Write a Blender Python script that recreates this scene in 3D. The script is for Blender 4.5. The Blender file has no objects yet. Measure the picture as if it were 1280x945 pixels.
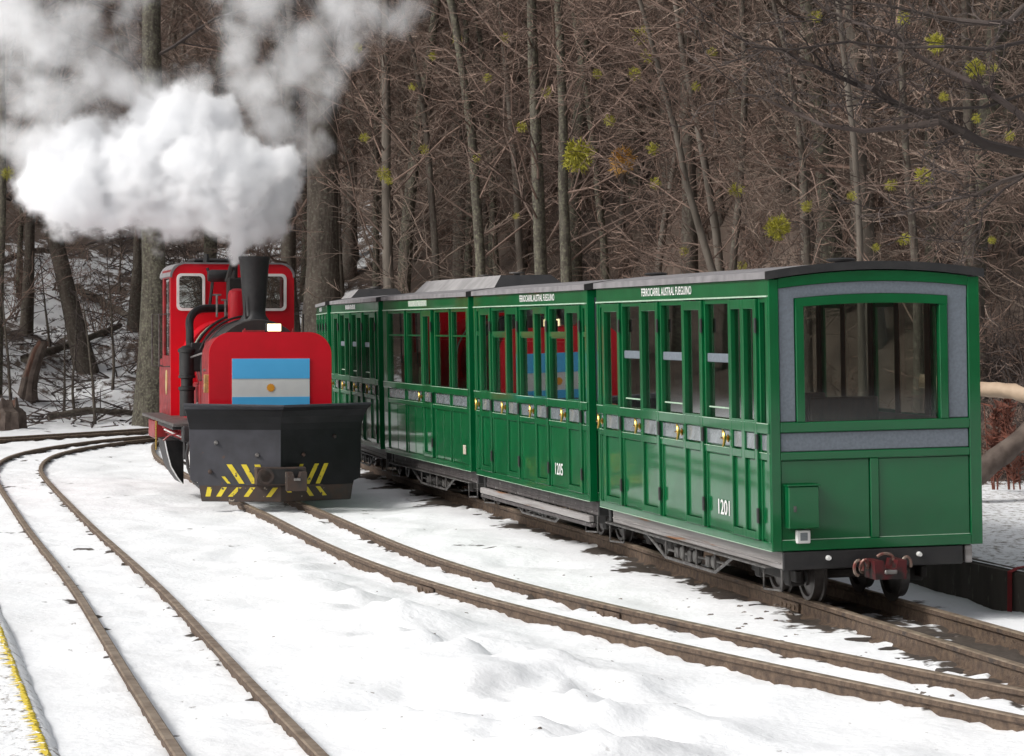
import bpy, bmesh, math, random
import numpy as np
from mathutils import Vector, Matrix, noise as mnoise

# ------------------------------------------------------------------ camera, sky, sun, exposure
SC = bpy.context.scene
COL = SC.collection
F = 3200.0            # focal length in photo pixels (1280 wide)
CAMH = 1.89           # camera height above the loco's rails
HORIZ = 410.0
cam_d = bpy.data.cameras.new('camera'); cam = bpy.data.objects.new('camera', cam_d); COL.objects.link(cam)
cam.location = (0, 0, CAMH); cam.rotation_euler = (math.radians(90), 0, 0)
cam_d.sensor_width = 36.0; cam_d.lens = 36.0 * F / 1280.0
cam_d.shift_y = -(945 / 2 - HORIZ) / 1280.0
cam_d.clip_start = 0.1; cam_d.clip_end = 3000
SC.camera = cam
SUN_EL, SUN_AZ = math.radians(40), math.radians(-118)    # azimuth measured from +Y towards +X
w = bpy.data.worlds.new('World'); SC.world = w; w.use_nodes = True
nt = w.node_tree; nt.nodes.clear()
sky = nt.nodes.new('ShaderNodeTexSky'); sky.sky_type = 'NISHITA'; sky.sun_disc = False
sky.sun_elevation = SUN_EL; sky.sun_rotation = SUN_AZ
sky.air_density = 1.0; sky.dust_density = 6.0; sky.ozone_density = 1.0
hs = nt.nodes.new('ShaderNodeHueSaturation'); hs.inputs['Saturation'].default_value = 0.22
bg = nt.nodes.new('ShaderNodeBackground'); bg.inputs['Strength'].default_value = 0.15
wo = nt.nodes.new('ShaderNodeOutputWorld')
nt.links.new(sky.outputs[0], hs.inputs['Color']); nt.links.new(hs.outputs[0], bg.inputs[0]); nt.links.new(bg.outputs[0], wo.inputs[0])
sun_d = bpy.data.lights.new('sun', 'SUN'); sun = bpy.data.objects.new('sun', sun_d); COL.objects.link(sun)
sun_d.energy = 1.7; sun_d.angle = math.radians(14); sun_d.color = (1.0, 0.97, 0.93)
sd = Vector((math.sin(SUN_AZ) * math.cos(SUN_EL), math.cos(SUN_AZ) * math.cos(SUN_EL), math.sin(SUN_EL)))
sun.rotation_euler = sd.to_track_quat('Z', 'Y').to_euler()
SC.view_settings.view_transform = 'Standard'; SC.view_settings.look = 'None'
SC.view_settings.gamma = 1.0; SC.view_settings.use_curve_mapping = False
SC.view_settings.exposure = -0.04
SC.render.engine = 'CYCLES'
SC.cycles.max_bounces = 14; SC.cycles.diffuse_bounces = 3; SC.cycles.glossy_bounces = 4
SC.cycles.transparent_max_bounces = 24; SC.cycles.volume_bounces = 14; SC.cycles.use_adaptive_sampling = True; SC.cycles.adaptive_threshold = 0.015
SC.cycles.use_denoising = True
SC.cycles.caustics_reflective = False; SC.cycles.caustics_refractive = False

R = random.Random(7)

# ------------------------------------------------------------------ materials
def mat(name, c1, c2=None, scale=8.0, rough=0.6, metal=0.0, bump=0.0, bscale=None, coat=0.0, spec=0.5,
        detail=6.0, lo=0.35, hi=0.65, stretch=None, specks=None, island=0.0):
    m = bpy.data.materials.new(name); m.use_nodes = True
    n = m.node_tree.nodes; l = m.node_tree.links
    p = n['Principled BSDF']
    p.inputs['Roughness'].default_value = rough; p.inputs['Metallic'].default_value = metal
    p.inputs['Coat Weight'].default_value = coat; p.inputs['Coat Roughness'].default_value = 0.06
    p.inputs['Specular IOR Level'].default_value = spec
    if c2 is None:
        c2 = tuple(x * 0.86 for x in c1)
    tc = n.new('ShaderNodeTexCoord'); mp = n.new('ShaderNodeMapping')
    if stretch: mp.inputs['Scale'].default_value = stretch
    l.new(tc.outputs['Object'], mp.inputs['Vector'])
    nz = n.new('ShaderNodeTexNoise'); nz.inputs['Scale'].default_value = scale; nz.inputs['Detail'].default_value = detail
    l.new(mp.outputs[0], nz.inputs['Vector'])
    rp = n.new('ShaderNodeValToRGB'); rp.color_ramp.elements[0].position = lo; rp.color_ramp.elements[1].position = hi
    rp.color_ramp.elements[0].color = (*c1, 1); rp.color_ramp.elements[1].color = (*c2, 1)
    l.new(nz.outputs['Fac'], rp.inputs[0])
    out = rp.outputs[0]
    if specks:
        col, th, sc = specks[:3]; wd = specks[3] if len(specks) > 3 else .05; src = tc.outputs['Object'] if len(specks) > 3 else mp.outputs[0]
        n2 = n.new('ShaderNodeTexNoise'); n2.inputs['Scale'].default_value = sc; n2.inputs['Detail'].default_value = 4
        l.new(src, n2.inputs['Vector'])
        mr = n.new('ShaderNodeMapRange'); mr.inputs[1].default_value = th; mr.inputs[2].default_value = th + wd
        l.new(n2.outputs['Fac'], mr.inputs[0])
        mx = n.new('ShaderNodeMixRGB'); mx.inputs[2].default_value = (*col, 1)
        l.new(mr.outputs[0], mx.inputs[0]); l.new(out, mx.inputs[1]); out = mx.outputs[0]
    if island:      # every twig its own tone
        ge = n.new('ShaderNodeNewGeometry'); im = n.new('ShaderNodeMapRange'); im.inputs[3].default_value = 1 - island; im.inputs[4].default_value = 1 + island * 1.3
        pw = n.new('ShaderNodeMath'); pw.operation = 'POWER'; pw.inputs[1].default_value = 2.2
        l.new(ge.outputs['Random Per Island'], pw.inputs[0]); l.new(pw.outputs[0], im.inputs[0])
        ms = n.new('ShaderNodeVectorMath'); ms.operation = 'SCALE'; l.new(out, ms.inputs[0]); l.new(im.outputs[0], ms.inputs['Scale']); out = ms.outputs[0]
    l.new(out, p.inputs['Base Color'])
    # roughness wear
    rr = n.new('ShaderNodeMapRange'); rr.inputs[3].default_value = max(0.02, rough - 0.08); rr.inputs[4].default_value = min(1, rough + 0.12)
    l.new(nz.outputs['Fac'], rr.inputs[0]); l.new(rr.outputs[0], p.inputs['Roughness'])
    if bump:
        b = n.new('ShaderNodeBump'); b.inputs['Strength'].default_value = bump; b.inputs['Distance'].default_value = 0.02
        nb = n.new('ShaderNodeTexNoise'); nb.inputs['Scale'].default_value = bscale or scale * 2; nb.inputs['Detail'].default_value = 6
        l.new(mp.outputs[0], nb.inputs['Vector']); l.new(nb.outputs['Fac'], b.inputs['Height']); l.new(b.outputs[0], p.inputs['Normal'])
    return m

def glass_mat(name, ior=.1, tint=(0.75, 0.8, 0.78), wav=0.005):
    m = bpy.data.materials.new(name); m.use_nodes = True
    n = m.node_tree.nodes; l = m.node_tree.links; n.clear()
    o = n.new('ShaderNodeOutputMaterial'); mx = n.new('ShaderNodeMixShader')
    tr = n.new('ShaderNodeBsdfTransparent'); tr.inputs[0].default_value = (*tint, 1)
    gl = n.new('ShaderNodeBsdfGlossy'); gl.inputs['Roughness'].default_value = 0.015
    lw = n.new('ShaderNodeLayerWeight'); lw.inputs[0].default_value = .5
    pw = n.new('ShaderNodeMath'); pw.operation = 'POWER'; pw.inputs[1].default_value = 4.0; l.new(lw.outputs['Facing'], pw.inputs[0])
    fr = n.new('ShaderNodeMapRange'); fr.inputs[3].default_value = ior; fr.inputs[4].default_value = 1.0; l.new(pw.outputs[0], fr.inputs[0])
    tc = n.new('ShaderNodeTexCoord'); nz = n.new('ShaderNodeTexNoise'); nz.inputs['Scale'].default_value = 2.5; nz.inputs['Detail'].default_value = 1
    b = n.new('ShaderNodeBump'); b.inputs['Strength'].default_value = wav; b.inputs['Distance'].default_value = 0.05
    l.new(tc.outputs['Object'], nz.inputs['Vector']); l.new(nz.outputs['Fac'], b.inputs['Height']); l.new(b.outputs[0], gl.inputs['Normal'])
    l.new(fr.outputs[0], mx.inputs[0]); l.new(tr.outputs[0], mx.inputs[1]); l.new(gl.outputs[0], mx.inputs[2]); l.new(mx.outputs[0], o.inputs[0])
    return m

def emis_mat(name, col, s):
    m = bpy.data.materials.new(name); m.use_nodes = True
    p = m.node_tree.nodes['Principled BSDF']
    p.inputs['Base Color'].default_value = (*col, 1); p.inputs['Emission Color'].default_value = (*col, 1); p.inputs['Emission Strength'].default_value = s
    return m

M = {}
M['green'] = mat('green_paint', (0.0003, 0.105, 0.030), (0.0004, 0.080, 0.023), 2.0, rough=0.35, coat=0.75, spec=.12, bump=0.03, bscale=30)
M['green_dark'] = mat('dark_green_paint', (0.004, 0.085, 0.027), (0.005, 0.07, 0.022), 3.0, rough=0.32, coat=0.4)  # slightly darker green of the base boards behind the panels
M['line'] = mat('pale_paint_and_highlight', (0.42, 0.55, 0.42), (0.3, 0.45, 0.33), 20, rough=0.4)  # pale paint, on the beads it stands in for edge highlights
M['greypaint'] = mat('grey_panel_paint', (0.15, 0.175, 0.205), (0.12, 0.14, 0.165), 60, rough=0.5, bump=0.05, bscale=90)
M['beltgrey'] = mat('belt_grey_paint', (0.2, 0.225, 0.24), (0.13, 0.15, 0.155), 9, rough=0.25, coat=0.5)
M['roofgrey'] = mat('roof_felt', (0.22, 0.21, 0.215), (0.15, 0.145, 0.15), 6, rough=0.85, bump=0.15, bscale=40)
M['lantern'] = mat('lantern_felt', (0.30, 0.29, 0.29), (0.22, 0.215, 0.215), 5, rough=0.9, bump=0.1, bscale=40)
M['black'] = mat('black_paint', (0.012, 0.012, 0.013), (0.022, 0.021, 0.021), 14, rough=0.5, bump=0.08, bscale=40)
M['blackmat'] = mat('sooty_black', (0.018, 0.017, 0.016), (0.03, 0.026, 0.024), 10, rough=0.75, bump=0.1)
M['wood'] = mat('varnished_wood', (0.10, 0.032, 0.018), (0.06, 0.02, 0.012), 6, rough=0.4, stretch=(6, 1, 1))
M['ceil'] = mat('cream_lining', (0.45, 0.40, 0.32), None, 5, rough=0.6)
M['sillgrey'] = mat('weathered_sill', (0.30, 0.285, 0.28), (0.2, 0.185, 0.18), 7, rough=0.6, bump=0.15, stretch=(1, .25, 5), specks=((0.24, 0.11, 0.05), 0.62, 3))
M['silldark'] = mat('dark_sill', (0.085, 0.075, 0.075), (0.05, 0.043, 0.043), 9, rough=0.6, bump=0.1, specks=((0.3, 0.29, 0.28), 0.66, 24))
M['brass'] = mat('polished_brass', (0.62, 0.42, 0.12), (0.5, 0.32, 0.08), 10, rough=0.25, metal=1.0)
M['steel'] = mat('bare_steel', (0.35, 0.34, 0.33), (0.22, 0.2, 0.19), 16, rough=0.4, metal=0.8)
M['palemetal'] = mat('pale_painted_rod', (0.115, 0.11, 0.105), (0.04, 0.037, 0.035), 18, rough=0.5)
M['rail'] = mat('rusty_rail', (0.13, 0.088, 0.058), (0.055, 0.036, 0.026), 22, rough=0.8, bump=0.5, bscale=70, lo=.3, hi=.7, specks=((0.045, 0.033, 0.027), 0.6, 6, .1))
M['railtop'] = mat('worn_rail_head_highlight', (0.33, 0.26, 0.195), (0.17, 0.125, 0.09), 11, rough=0.45, metal=0.35, stretch=(1, 1, 1))  # worn head, lightened further to paint in the highlight on top
M['sleeper'] = mat('wet_sleeper_wood', (0.035, 0.028, 0.024), (0.06, 0.048, 0.04), 8, rough=0.7, bump=0.3, stretch=(1, 5, 1))
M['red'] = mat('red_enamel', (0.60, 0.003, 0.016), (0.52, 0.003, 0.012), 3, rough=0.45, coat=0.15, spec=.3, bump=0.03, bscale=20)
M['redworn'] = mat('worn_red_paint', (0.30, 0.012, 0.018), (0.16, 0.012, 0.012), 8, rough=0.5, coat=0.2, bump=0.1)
M['white'] = mat('white_paint', (0.78, 0.78, 0.76), (0.66, 0.66, 0.64), 9, rough=0.45)
M['flagblue'] = mat('flag_blue', (0.085, 0.44, 0.80), (0.075, 0.41, 0.76), 4, rough=0.4)
M['flagwhite'] = mat('flag_white', (0.66, 0.66, 0.65), (0.6, 0.6, 0.6), 5, rough=0.45)
M['sunyellow'] = mat('flag_sun_orange', (0.78, 0.33, 0.02), None, 20, rough=0.5)
M['plowl'] = mat('plow_steel_grey', (0.042, 0.042, 0.052), (0.028, 0.028, 0.034), 5, rough=0.55, bump=0.12, bscale=22, specks=((0.075, 0.04, 0.028), 0.68, 8))
M['plowlip_shade'] = mat('plow_lip_and_shade_black', (0.011, 0.011, 0.013), (0.007, 0.007, 0.008), 5, rough=0.5, spec=.3, bump=0.1, bscale=18)  # black of the lip, also paints the shade on the plough's right half
M['plowrust'] = mat('plow_scraped_base', (0.035, 0.028, 0.025), (0.06, 0.035, 0.025), 9, rough=0.65, bump=0.2, specks=((0.34, 0.29, 0.23), 0.67, 14))
M['yellow'] = mat('hazard_yellow', (0.68, 0.54, 0.03), (0.55, 0.43, 0.02), 12, rough=0.55, specks=((0.06, 0.05, 0.04), 0.60, 22))
M['glass'] = glass_mat('window_glass', .20, (.55, .6, .58))
M['glassend'] = glass_mat('end_window_glass', .03, (0.78, 0.8, 0.78))
M['lamp'] = emis_mat('lit_lamp', (1.0, 0.80, 0.45), 3.0)
M['tan'] = mat('sun_bleached_log', (0.50, 0.38, 0.27), (0.36, 0.26, 0.18), 5, rough=0.7, bump=0.3, stretch=(1, 1, 1))
M['log'] = mat('weathered_log', (0.13, 0.10, 0.082), (0.06, 0.042, 0.034), 7, rough=0.8, bump=0.5)
M['bark'] = mat('bark', (0.105, 0.085, 0.068), (0.06, 0.047, 0.038), 6, rough=0.9, bump=0.9, bscale=14, stretch=(1.6, 1.6, 0.35), specks=((0.14, 0.13, 0.10), 0.5, 20, .2))
M['barkmoss'] = mat('mossy_bark', (0.10, 0.088, 0.068), (0.045, 0.037, 0.029), 9, rough=0.9, bump=0.9, bscale=12, stretch=(1.6, 1.6, 0.5), specks=((0.15, 0.145, 0.10), 0.47, 24, .2))
M['barkpale'] = mat('pale_bark', (0.15, 0.128, 0.105), (0.08, 0.066, 0.053), 4, rough=0.85, bump=0.5, stretch=(1.5, 1.5, 0.4))
M['twig'] = mat('twigs_reddish', (0.235, 0.16, 0.125), (0.135, 0.09, 0.07), 0.8, rough=0.8, island=.45)
M['twiggrey'] = mat('twigs_grey', (0.26, 0.195, 0.155), (0.15, 0.112, 0.088), 0.8, rough=0.8, island=.5)
M['twigdark'] = mat('twigs_dark', (0.055, 0.04, 0.036), (0.09, 0.07, 0.06), 1.5, rough=0.8, island=.4)
M['mist'] = mat('mistletoe_yellow', (0.40, 0.36, 0.03), (0.22, 0.22, 0.025), 9, rough=0.6)
M['mistor'] = mat('mistletoe_orange', (0.42, 0.22, 0.025), (0.28, 0.14, 0.025), 9, rough=0.6)
M['redshrub'] = mat('rust_red_shrub', (0.17, 0.05, 0.028), (0.10, 0.035, 0.022), 9, rough=0.7)
M['moss'] = mat('green_moss', (0.07, 0.085, 0.03), (0.04, 0.05, 0.02), 6, rough=0.9)
M['concrete'] = mat('stained_concrete', (0.115, 0.095, 0.08), (0.06, 0.05, 0.043), 4, rough=0.85, bump=0.4, stretch=(1, 1, 0.35), specks=((0.16, 0.14, 0.12), 0.62, 20))
M['stone'] = mat('wet_stones', (0.09, 0.075, 0.065), (0.16, 0.13, 0.11), 9, rough=0.7, bump=0.3)
M['yline'] = mat('worn_yellow_edge', (0.66, 0.50, 0.04), (0.55, 0.42, 0.05), 9, rough=0.7, specks=((0.8, 0.8, 0.78), 0.60, 18))

# ------------------------------------------------------------------ mesh helpers
class MB:
    def __init__(s): s.v = []; s.f = []
    def add(s, vs, fs):
        o = len(s.v); s.v += [tuple(p) for p in vs]; s.f += [tuple(i + o for i in f) for f in fs]; return s
    def box(s, x0, x1, y0, y1, z0, z1, c=0.0):
        if c <= 0:
            return s.add([(x0,y0,z0),(x1,y0,z0),(x1,y1,z0),(x0,y1,z0),(x0,y0,z1),(x1,y0,z1),(x1,y1,z1),(x0,y1,z1)],
                         [(0,3,2,1),(4,5,6,7),(0,1,5,4),(1,2,6,5),(2,3,7,6),(3,0,4,7)])
        c = min(c, 0.45 * min(x1 - x0, y1 - y0, z1 - z0))
        X = (x0, x1); Y = (y0, y1); Z = (z0, z1); vs = []; idx = {}
        for i in (0, 1):
            for j in (0, 1):
                for k in (0, 1):
                    sx, sy, sz = (c if i == 0 else -c), (c if j == 0 else -c), (c if k == 0 else -c)
                    for a, p in enumerate(((X[i], Y[j] + sy, Z[k] + sz), (X[i] + sx, Y[j], Z[k] + sz), (X[i] + sx, Y[j] + sy, Z[k]))):
                        idx[i, j, k, a] = len(vs); vs.append(p)
        g = lambda i, j, k, a: idx[i, j, k, a]
        fs = []
        for i in (0, 1): fs.append([g(i,0,0,0), g(i,1,0,0), g(i,1,1,0), g(i,0,1,0)])
        for j in (0, 1): fs.append([g(0,j,0,1), g(1,j,0,1), g(1,j,1,1), g(0,j,1,1)])
        for k in (0, 1): fs.append([g(0,0,k,2), g(1,0,k,2), g(1,1,k,2), g(0,1,k,2)])
        for i in (0, 1):
            for j in (0, 1): fs.append([g(i,j,0,0), g(i,j,1,0), g(i,j,1,1), g(i,j,0,1)])
            for k in (0, 1): fs.append([g(i,0,k,0), g(i,1,k,0), g(i,1,k,2), g(i,0,k,2)])
        for j in (0, 1):
            for k in (0, 1): fs.append([g(0,j,k,1), g(1,j,k,1), g(1,j,k,2), g(0,j,k,2)])
        for i in (0, 1):
            for j in (0, 1):
                for k in (0, 1): fs.append([g(i,j,k,0), g(i,j,k,1), g(i,j,k,2)])
        cen = Vector(((x0+x1)/2, (y0+y1)/2, (z0+z1)/2)); out = []
        for f in fs:
            a, b, d = Vector(vs[f[0]]), Vector(vs[f[1]]), Vector(vs[f[2]])
            nrm = (b - a).cross(d - a); mid = sum((Vector(vs[q]) for q in f), Vector()) / len(f)
            out.append(f if nrm.dot(mid - cen) > 0 else f[::-1])
        return s.add(vs, out)
    def tube(s, path, rad, n=6, cap=True):
        P = [Vector(p) for p in path]
        if not isinstance(rad, (list, tuple)): rad = [rad] * len(P)
        vs = []; fs = []; up = None
        for i, p in enumerate(P):
            d = (P[min(i + 1, len(P) - 1)] - P[max(i - 1, 0)])
            d = d.normalized() if d.length > 1e-9 else Vector((0, 0, 1))
            if up is None: up = d.orthogonal().normalized()
            u = up - d * up.dot(d)
            u = u.normalized() if u.length > 1e-6 else d.orthogonal().normalized()
            up = u; v = d.cross(u)
            for k in range(n):
                a = 2 * math.pi * k / n
                vs.append(p + (u * math.cos(a) + v * math.sin(a)) * rad[i])
        for i in range(len(P) - 1):
            for k in range(n):
                a, b = i * n + k, i * n + (k + 1) % n
                fs.append((a, b, b + n, a + n))
        if cap:
            fs.append(tuple(range(n))[::-1]); fs.append(tuple((len(P) - 1) * n + k for k in range(n)))
        return s.add(vs, fs)
    def lathe(s, prof, cen=(0, 0, 0), axis='z', n=24):
        vs = []; fs = []
        for (r, h) in prof:
            for k in range(n):
                a = 2 * math.pi * k / n; c, d = r * math.cos(a), r * math.sin(a)
                p = {'z': (c, d, h), 'y': (c, h, -d), 'x': (h, c, d)}[axis]
                vs.append((p[0] + cen[0], p[1] + cen[1], p[2] + cen[2]))
        for i in range(len(prof) - 1):
            for k in range(n):
                a, b = i * n + k, i * n + (k + 1) % n
                fs.append((a, b, b + n, a + n))
        if prof[0][0] > 1e-6: fs.append(tuple(range(n))[::-1])
        if prof[-1][0] > 1e-6: fs.append(tuple((len(prof) - 1) * n + k for k in range(n)))
        return s.add(vs, fs)
    def prism(s, poly, a0, a1, axis='y'):
        """poly: list of 2-D points; axis 'y': (x,z) extruded along y; 'x': (y,z) along x; 'z': (x,y) along z"""
        n = len(poly)
        def P(p, h): return {'y': (p[0], h, p[1]), 'x': (h, p[0], p[1]), 'z': (p[0], p[1], h)}[axis]
        vs = [P(p, a0) for p in poly] + [P(p, a1) for p in poly]
        fs = [tuple(range(n)), tuple(range(n, 2 * n))[::-1]] + [(i, i + n, (i + 1) % n + n, (i + 1) % n) for i in range(n)]
        return s.add(vs, fs)
    def strip(s, A, B):
        """quad strip between two equal-length polylines"""
        n = len(A); return s.add(list(A) + list(B), [(i, i + 1, n + i + 1, n + i) for i in range(n - 1)])
    def mesh(s, name, mat_, smooth=False, fix=True):
        me = bpy.data.meshes.new(name); me.from_pydata(s.v, [], s.f); me.materials.append(M[mat_] if isinstance(mat_, str) else mat_)
        if fix:
            b = bmesh.new(); b.from_mesh(me); bmesh.ops.recalc_face_normals(b, faces=b.faces); b.to_mesh(me); b.free()
        if smooth:
            me.polygons.foreach_set('use_smooth', [True] * len(me.polygons))
            try: me.set_sharp_from_angle(angle=math.radians(35))
            except Exception: pass
        me.update(); return me
    def build(s, name, mat_, parent=None, smooth=False, fix=True):
        return link(name, s.mesh(name, mat_, smooth, fix), parent)

def link(name, data, parent=None):
    o = bpy.data.objects.new(name, data); COL.objects.link(o); o.parent = parent; return o
def empty(name, loc=(0, 0, 0), rot=(0, 0, 0)):
    o = link(name, None); o.location = loc; o.rotation_euler = rot; o.empty_display_size = 0.2; return o
def tag(o, label=None, cat=None, group=None, kind=None):
    if label: o['label'] = label
    if cat: o['category'] = cat
    if group: o['group'] = group
    if kind: o['kind'] = kind
    return o
def copy_tree(o, parent=None):
    c = o.copy(); COL.objects.link(c); c.parent = parent
    for ch in list(o.children): copy_tree(ch, c)
    return c
def boxpart(name, mat_, parent, *a, c=0.004):
    return MB().box(*a, c).build(name, mat_, parent)
def pt(px, py, Y):
    return Vector(((px - 640) / F * Y, Y, CAMH - (py - HORIZ) / F * Y))
def text_part(name, txt, mat_, parent, width, height, matrix, depth=0.002, bold=0.0):
    cu = bpy.data.curves.new(name, 'FONT'); cu.body = txt; cu.align_x = 'CENTER'; cu.align_y = 'CENTER'; cu.extrude = 0.0; cu.offset = bold
    cu.resolution_u = 3
    o = bpy.data.objects.new(name, cu); COL.objects.link(o); bpy.context.view_layer.update()
    me = bpy.data.meshes.new_from_object(o); bpy.data.objects.remove(o); bpy.data.curves.remove(cu)
    co = np.array([v.co[:] for v in me.vertices]); mn, mx = co.min(0), co.max(0)
    S = Matrix.Diagonal((width / (mx[0] - mn[0]), height / (mx[1] - mn[1]), 1, 1)) @ Matrix.Translation((-(mn[0] + mx[0]) / 2, -(mn[1] + mx[1]) / 2, 0))
    me.transform(matrix @ S); me.materials.clear(); me.materials.append(M[mat_]); me.name = name
    return link(name, me, parent)
# ------------------------------------------------------------------ where the tracks run (plan curves)
def resample(P, step):
    P = np.array(P, float); d = np.r_[0, np.cumsum(np.hypot(np.diff(P[:, 0]), np.diff(P[:, 1])))]
    s = np.arange(0, d[-1], step); return np.stack([np.interp(s, d, P[:, k]) for k in range(P.shape[1])], 1)
def smooth_line(P, it=60):
    P = P.copy()
    for _ in range(it): P[1:-1] = 0.25 * P[:-2] + 0.5 * P[1:-1] + 0.25 * P[2:]
    return P
zM_fn = lambda y: 0.19
def ground_pt(px, py, zf):
    z = 0
    for _ in range(30):
        y = F * (CAMH - z) / (py - HORIZ); z = 0.5 * z + 0.5 * (zf(y) if callable(zf) else zf)
    return ((px - 640) / F * y, y, z)
MA = [(308.5,628.6),(356,653),(418.5,680.4),(480,705.8),(581.6,741.8),(680,765),(781.6,788),(880,808),(981.6,831),(1080,850.5),(1181.6,873.4),(1280,896.7)]
MBr = [(374,629.6),(431,656),(480,671),(581.6,707),(680,738),(779.5,762.8),(880,783.8),(1080,822.7),(1181.6,843.8),(1280,865)]
a = np.array([ground_pt(*p, zM_fn) for p in MA]); b = np.array([ground_pt(*p, zM_fn) for p in MBr])
ys = np.linspace(11.2, 24.6, 30)
fa = np.poly1d(np.polyfit(a[:, 1], a[:, 0], 4)); fb = np.poly1d(np.polyfit(b[:, 1], b[:, 0], 4))
mid = [((fa(y) + fb(y)) / 2, y) for y in ys]
dx = mid[0][0] - mid[1][0]; dy = mid[0][1] - mid[1][1]
pre = [(mid[0][0] + dx * k * 2, mid[0][1] + dy * k * 2) for k in range(6, 0, -1)]
e = mid[-1]; post = [(e[0] - .238 * k, e[1] + k) for k in (1.5, 3, 4.5, 6, 7.5)] + [(e[0] - 2.3, e[1] + 10), (e[0] - 2.75, e[1] + 13), (e[0] - 2.9, e[1] + 16)]
TRM = smooth_line(resample(pre + mid + post, 0.15), 40)
# carriages (left rail-side body corner at near end, heading tan, length)
CW = 1.325
CARS = [((1.53, 15.02), .2309, 3.9), ((.593, 19.36), .249, 3.75), ((-.373, 23.4), .255, 3.9), ((-1.42, 27.75), .203, 3.9), ((-2.28, 32.0), .11, 3.9)]
ctr = []
for (cx, cy), t, L in CARS:
    c = 1 / math.hypot(1, t); s = t * c
    ctr.append((cx + CW / 2 * c, cy + CW / 2 * s, math.atan(t), L, c, s))
pr = []
c0 = ctr[0]; pr.append((c0[0] + c0[5] * 6, c0[1] - c0[4] * 6)); pr.append((c0[0] + c0[5] * 3, c0[1] - c0[4] * 3))
for (x, y, th, L, c, s) in ctr:
    pr.append((x, y)); pr.append((x - s * L, y + c * L))
pr.append((pr[-1][0] + .1, pr[-1][1] + 5)); pr.append((pr[-1][0] + .8, pr[-1][1] + 6))
TRR = smooth_line(resample(pr, 0.15), 60)
LR_ = [(406,945),(320,859.5),(200,731.5),(118.5,660.6),(65.6,607.7),(47.6,586.6),(57,571.7),(84.7,562),(137.6,553.8),(186,547.4)]
lr = np.array([ground_pt(*p, 0.20) for p in LR_])
lr = np.vstack([[lr[0][0] + .238 * 5, lr[0][1] - 5, .2], lr, [lr[-1][0] + 1.2, lr[-1][1] + 2.6, .2], [lr[-1][0] + 2.3, lr[-1][1] + 5.5, .2]])
lrs = smooth_line(resample(lr[:, :2], 0.15), 60)
tn = np.gradient(lrs, axis=0); tn /= np.linalg.norm(tn, axis=1)[:, None]
TRL = smooth_line(np.stack([lrs[:, 0] - tn[:, 1] * .275, lrs[:, 1] + tn[:, 0] * .275], 1), 30)
TRN = smooth_line(resample([(-12.5, 32.6), (-10, 35.8), (-7.9, 39.1), (-6.2, 42.5), (-5.0, 45.3), (-4.0, 49)], 0.15), 40)
zM = np.array([zM_fn(y) for y in TRM[:, 1]]); zR = np.full(len(TRR), .24); zL = np.full(len(TRL), .20); zN = np.full(len(TRN), .20)
TRACKS = [(TRM, zM, 0.075), (TRR, zR, 0.105), (TRL, zL, 0.055), (TRN, zN, 0.06)]

# ------------------------------------------------------------------ smooth value noise in numpy
def vnoise(x, y, seed=0):
    xi = np.floor(x).astype(np.int64); yi = np.floor(y).astype(np.int64); fx = x - xi; fy = y - yi
    fx = fx * fx * (3 - 2 * fx); fy = fy * fy * (3 - 2 * fy)
    def h(i, j):
        n = (i * 374761393 + j * 668265263 + seed * 1442695041) & 0xffffffff
        n = ((n ^ (n >> 13)) * 1274126177) & 0xffffffff
        return ((n ^ (n >> 16)) & 0xffff) / 65535.0
    return (h(xi, yi) * (1 - fx) + h(xi + 1, yi) * fx) * (1 - fy) + (h(xi, yi + 1) * (1 - fx) + h(xi + 1, yi + 1) * fx) * fy
def fbm(x, y, oct=4, seed=0):
    r = 0; amp = .5
    for k in range(oct): r = r + amp * vnoise(x * 2 ** k + 17.3 * k, y * 2 ** k - 9.1 * k, seed + k); amp *= .5
    return r / (1 - .5 ** oct)
HB_X = np.array([-60, -20, -15, -10.5, -8.8, -4.5, -1, 2.2, 4.2, 8, 60]); HB_Y = np.array([26, 30, 36, 42.5, 44.6, 44.6, 43, 35, 25.5, 24, 24])
def hill(x, y):
    d = y - np.interp(x, HB_X, HB_Y)
    dd = np.maximum(d, 0)
    left = np.clip((-2 - x) / 6, 0, 1)
    s = 0.30 - 0.07 * left
    back = np.maximum(-16 - y, 0)
    return np.where(dd < 6, s * dd * dd / 12, s * (dd - 3)) + np.where(back < 6, .3 * back * back / 12, .3 * (back - 3))
def tdist(x, y, T):
    """distance to a track's centre line and index of the nearest sample (coarse then exact)"""
    best = np.full(x.shape, 1e9); idx = np.zeros(x.shape, int)
    for i in range(0, len(T), 2):
        d = (x - T[i, 0]) ** 2 + (y - T[i, 1]) ** 2
        m = d < best; best[m] = d[m]; idx[m] = i
    return np.sqrt(best), idx
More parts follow.
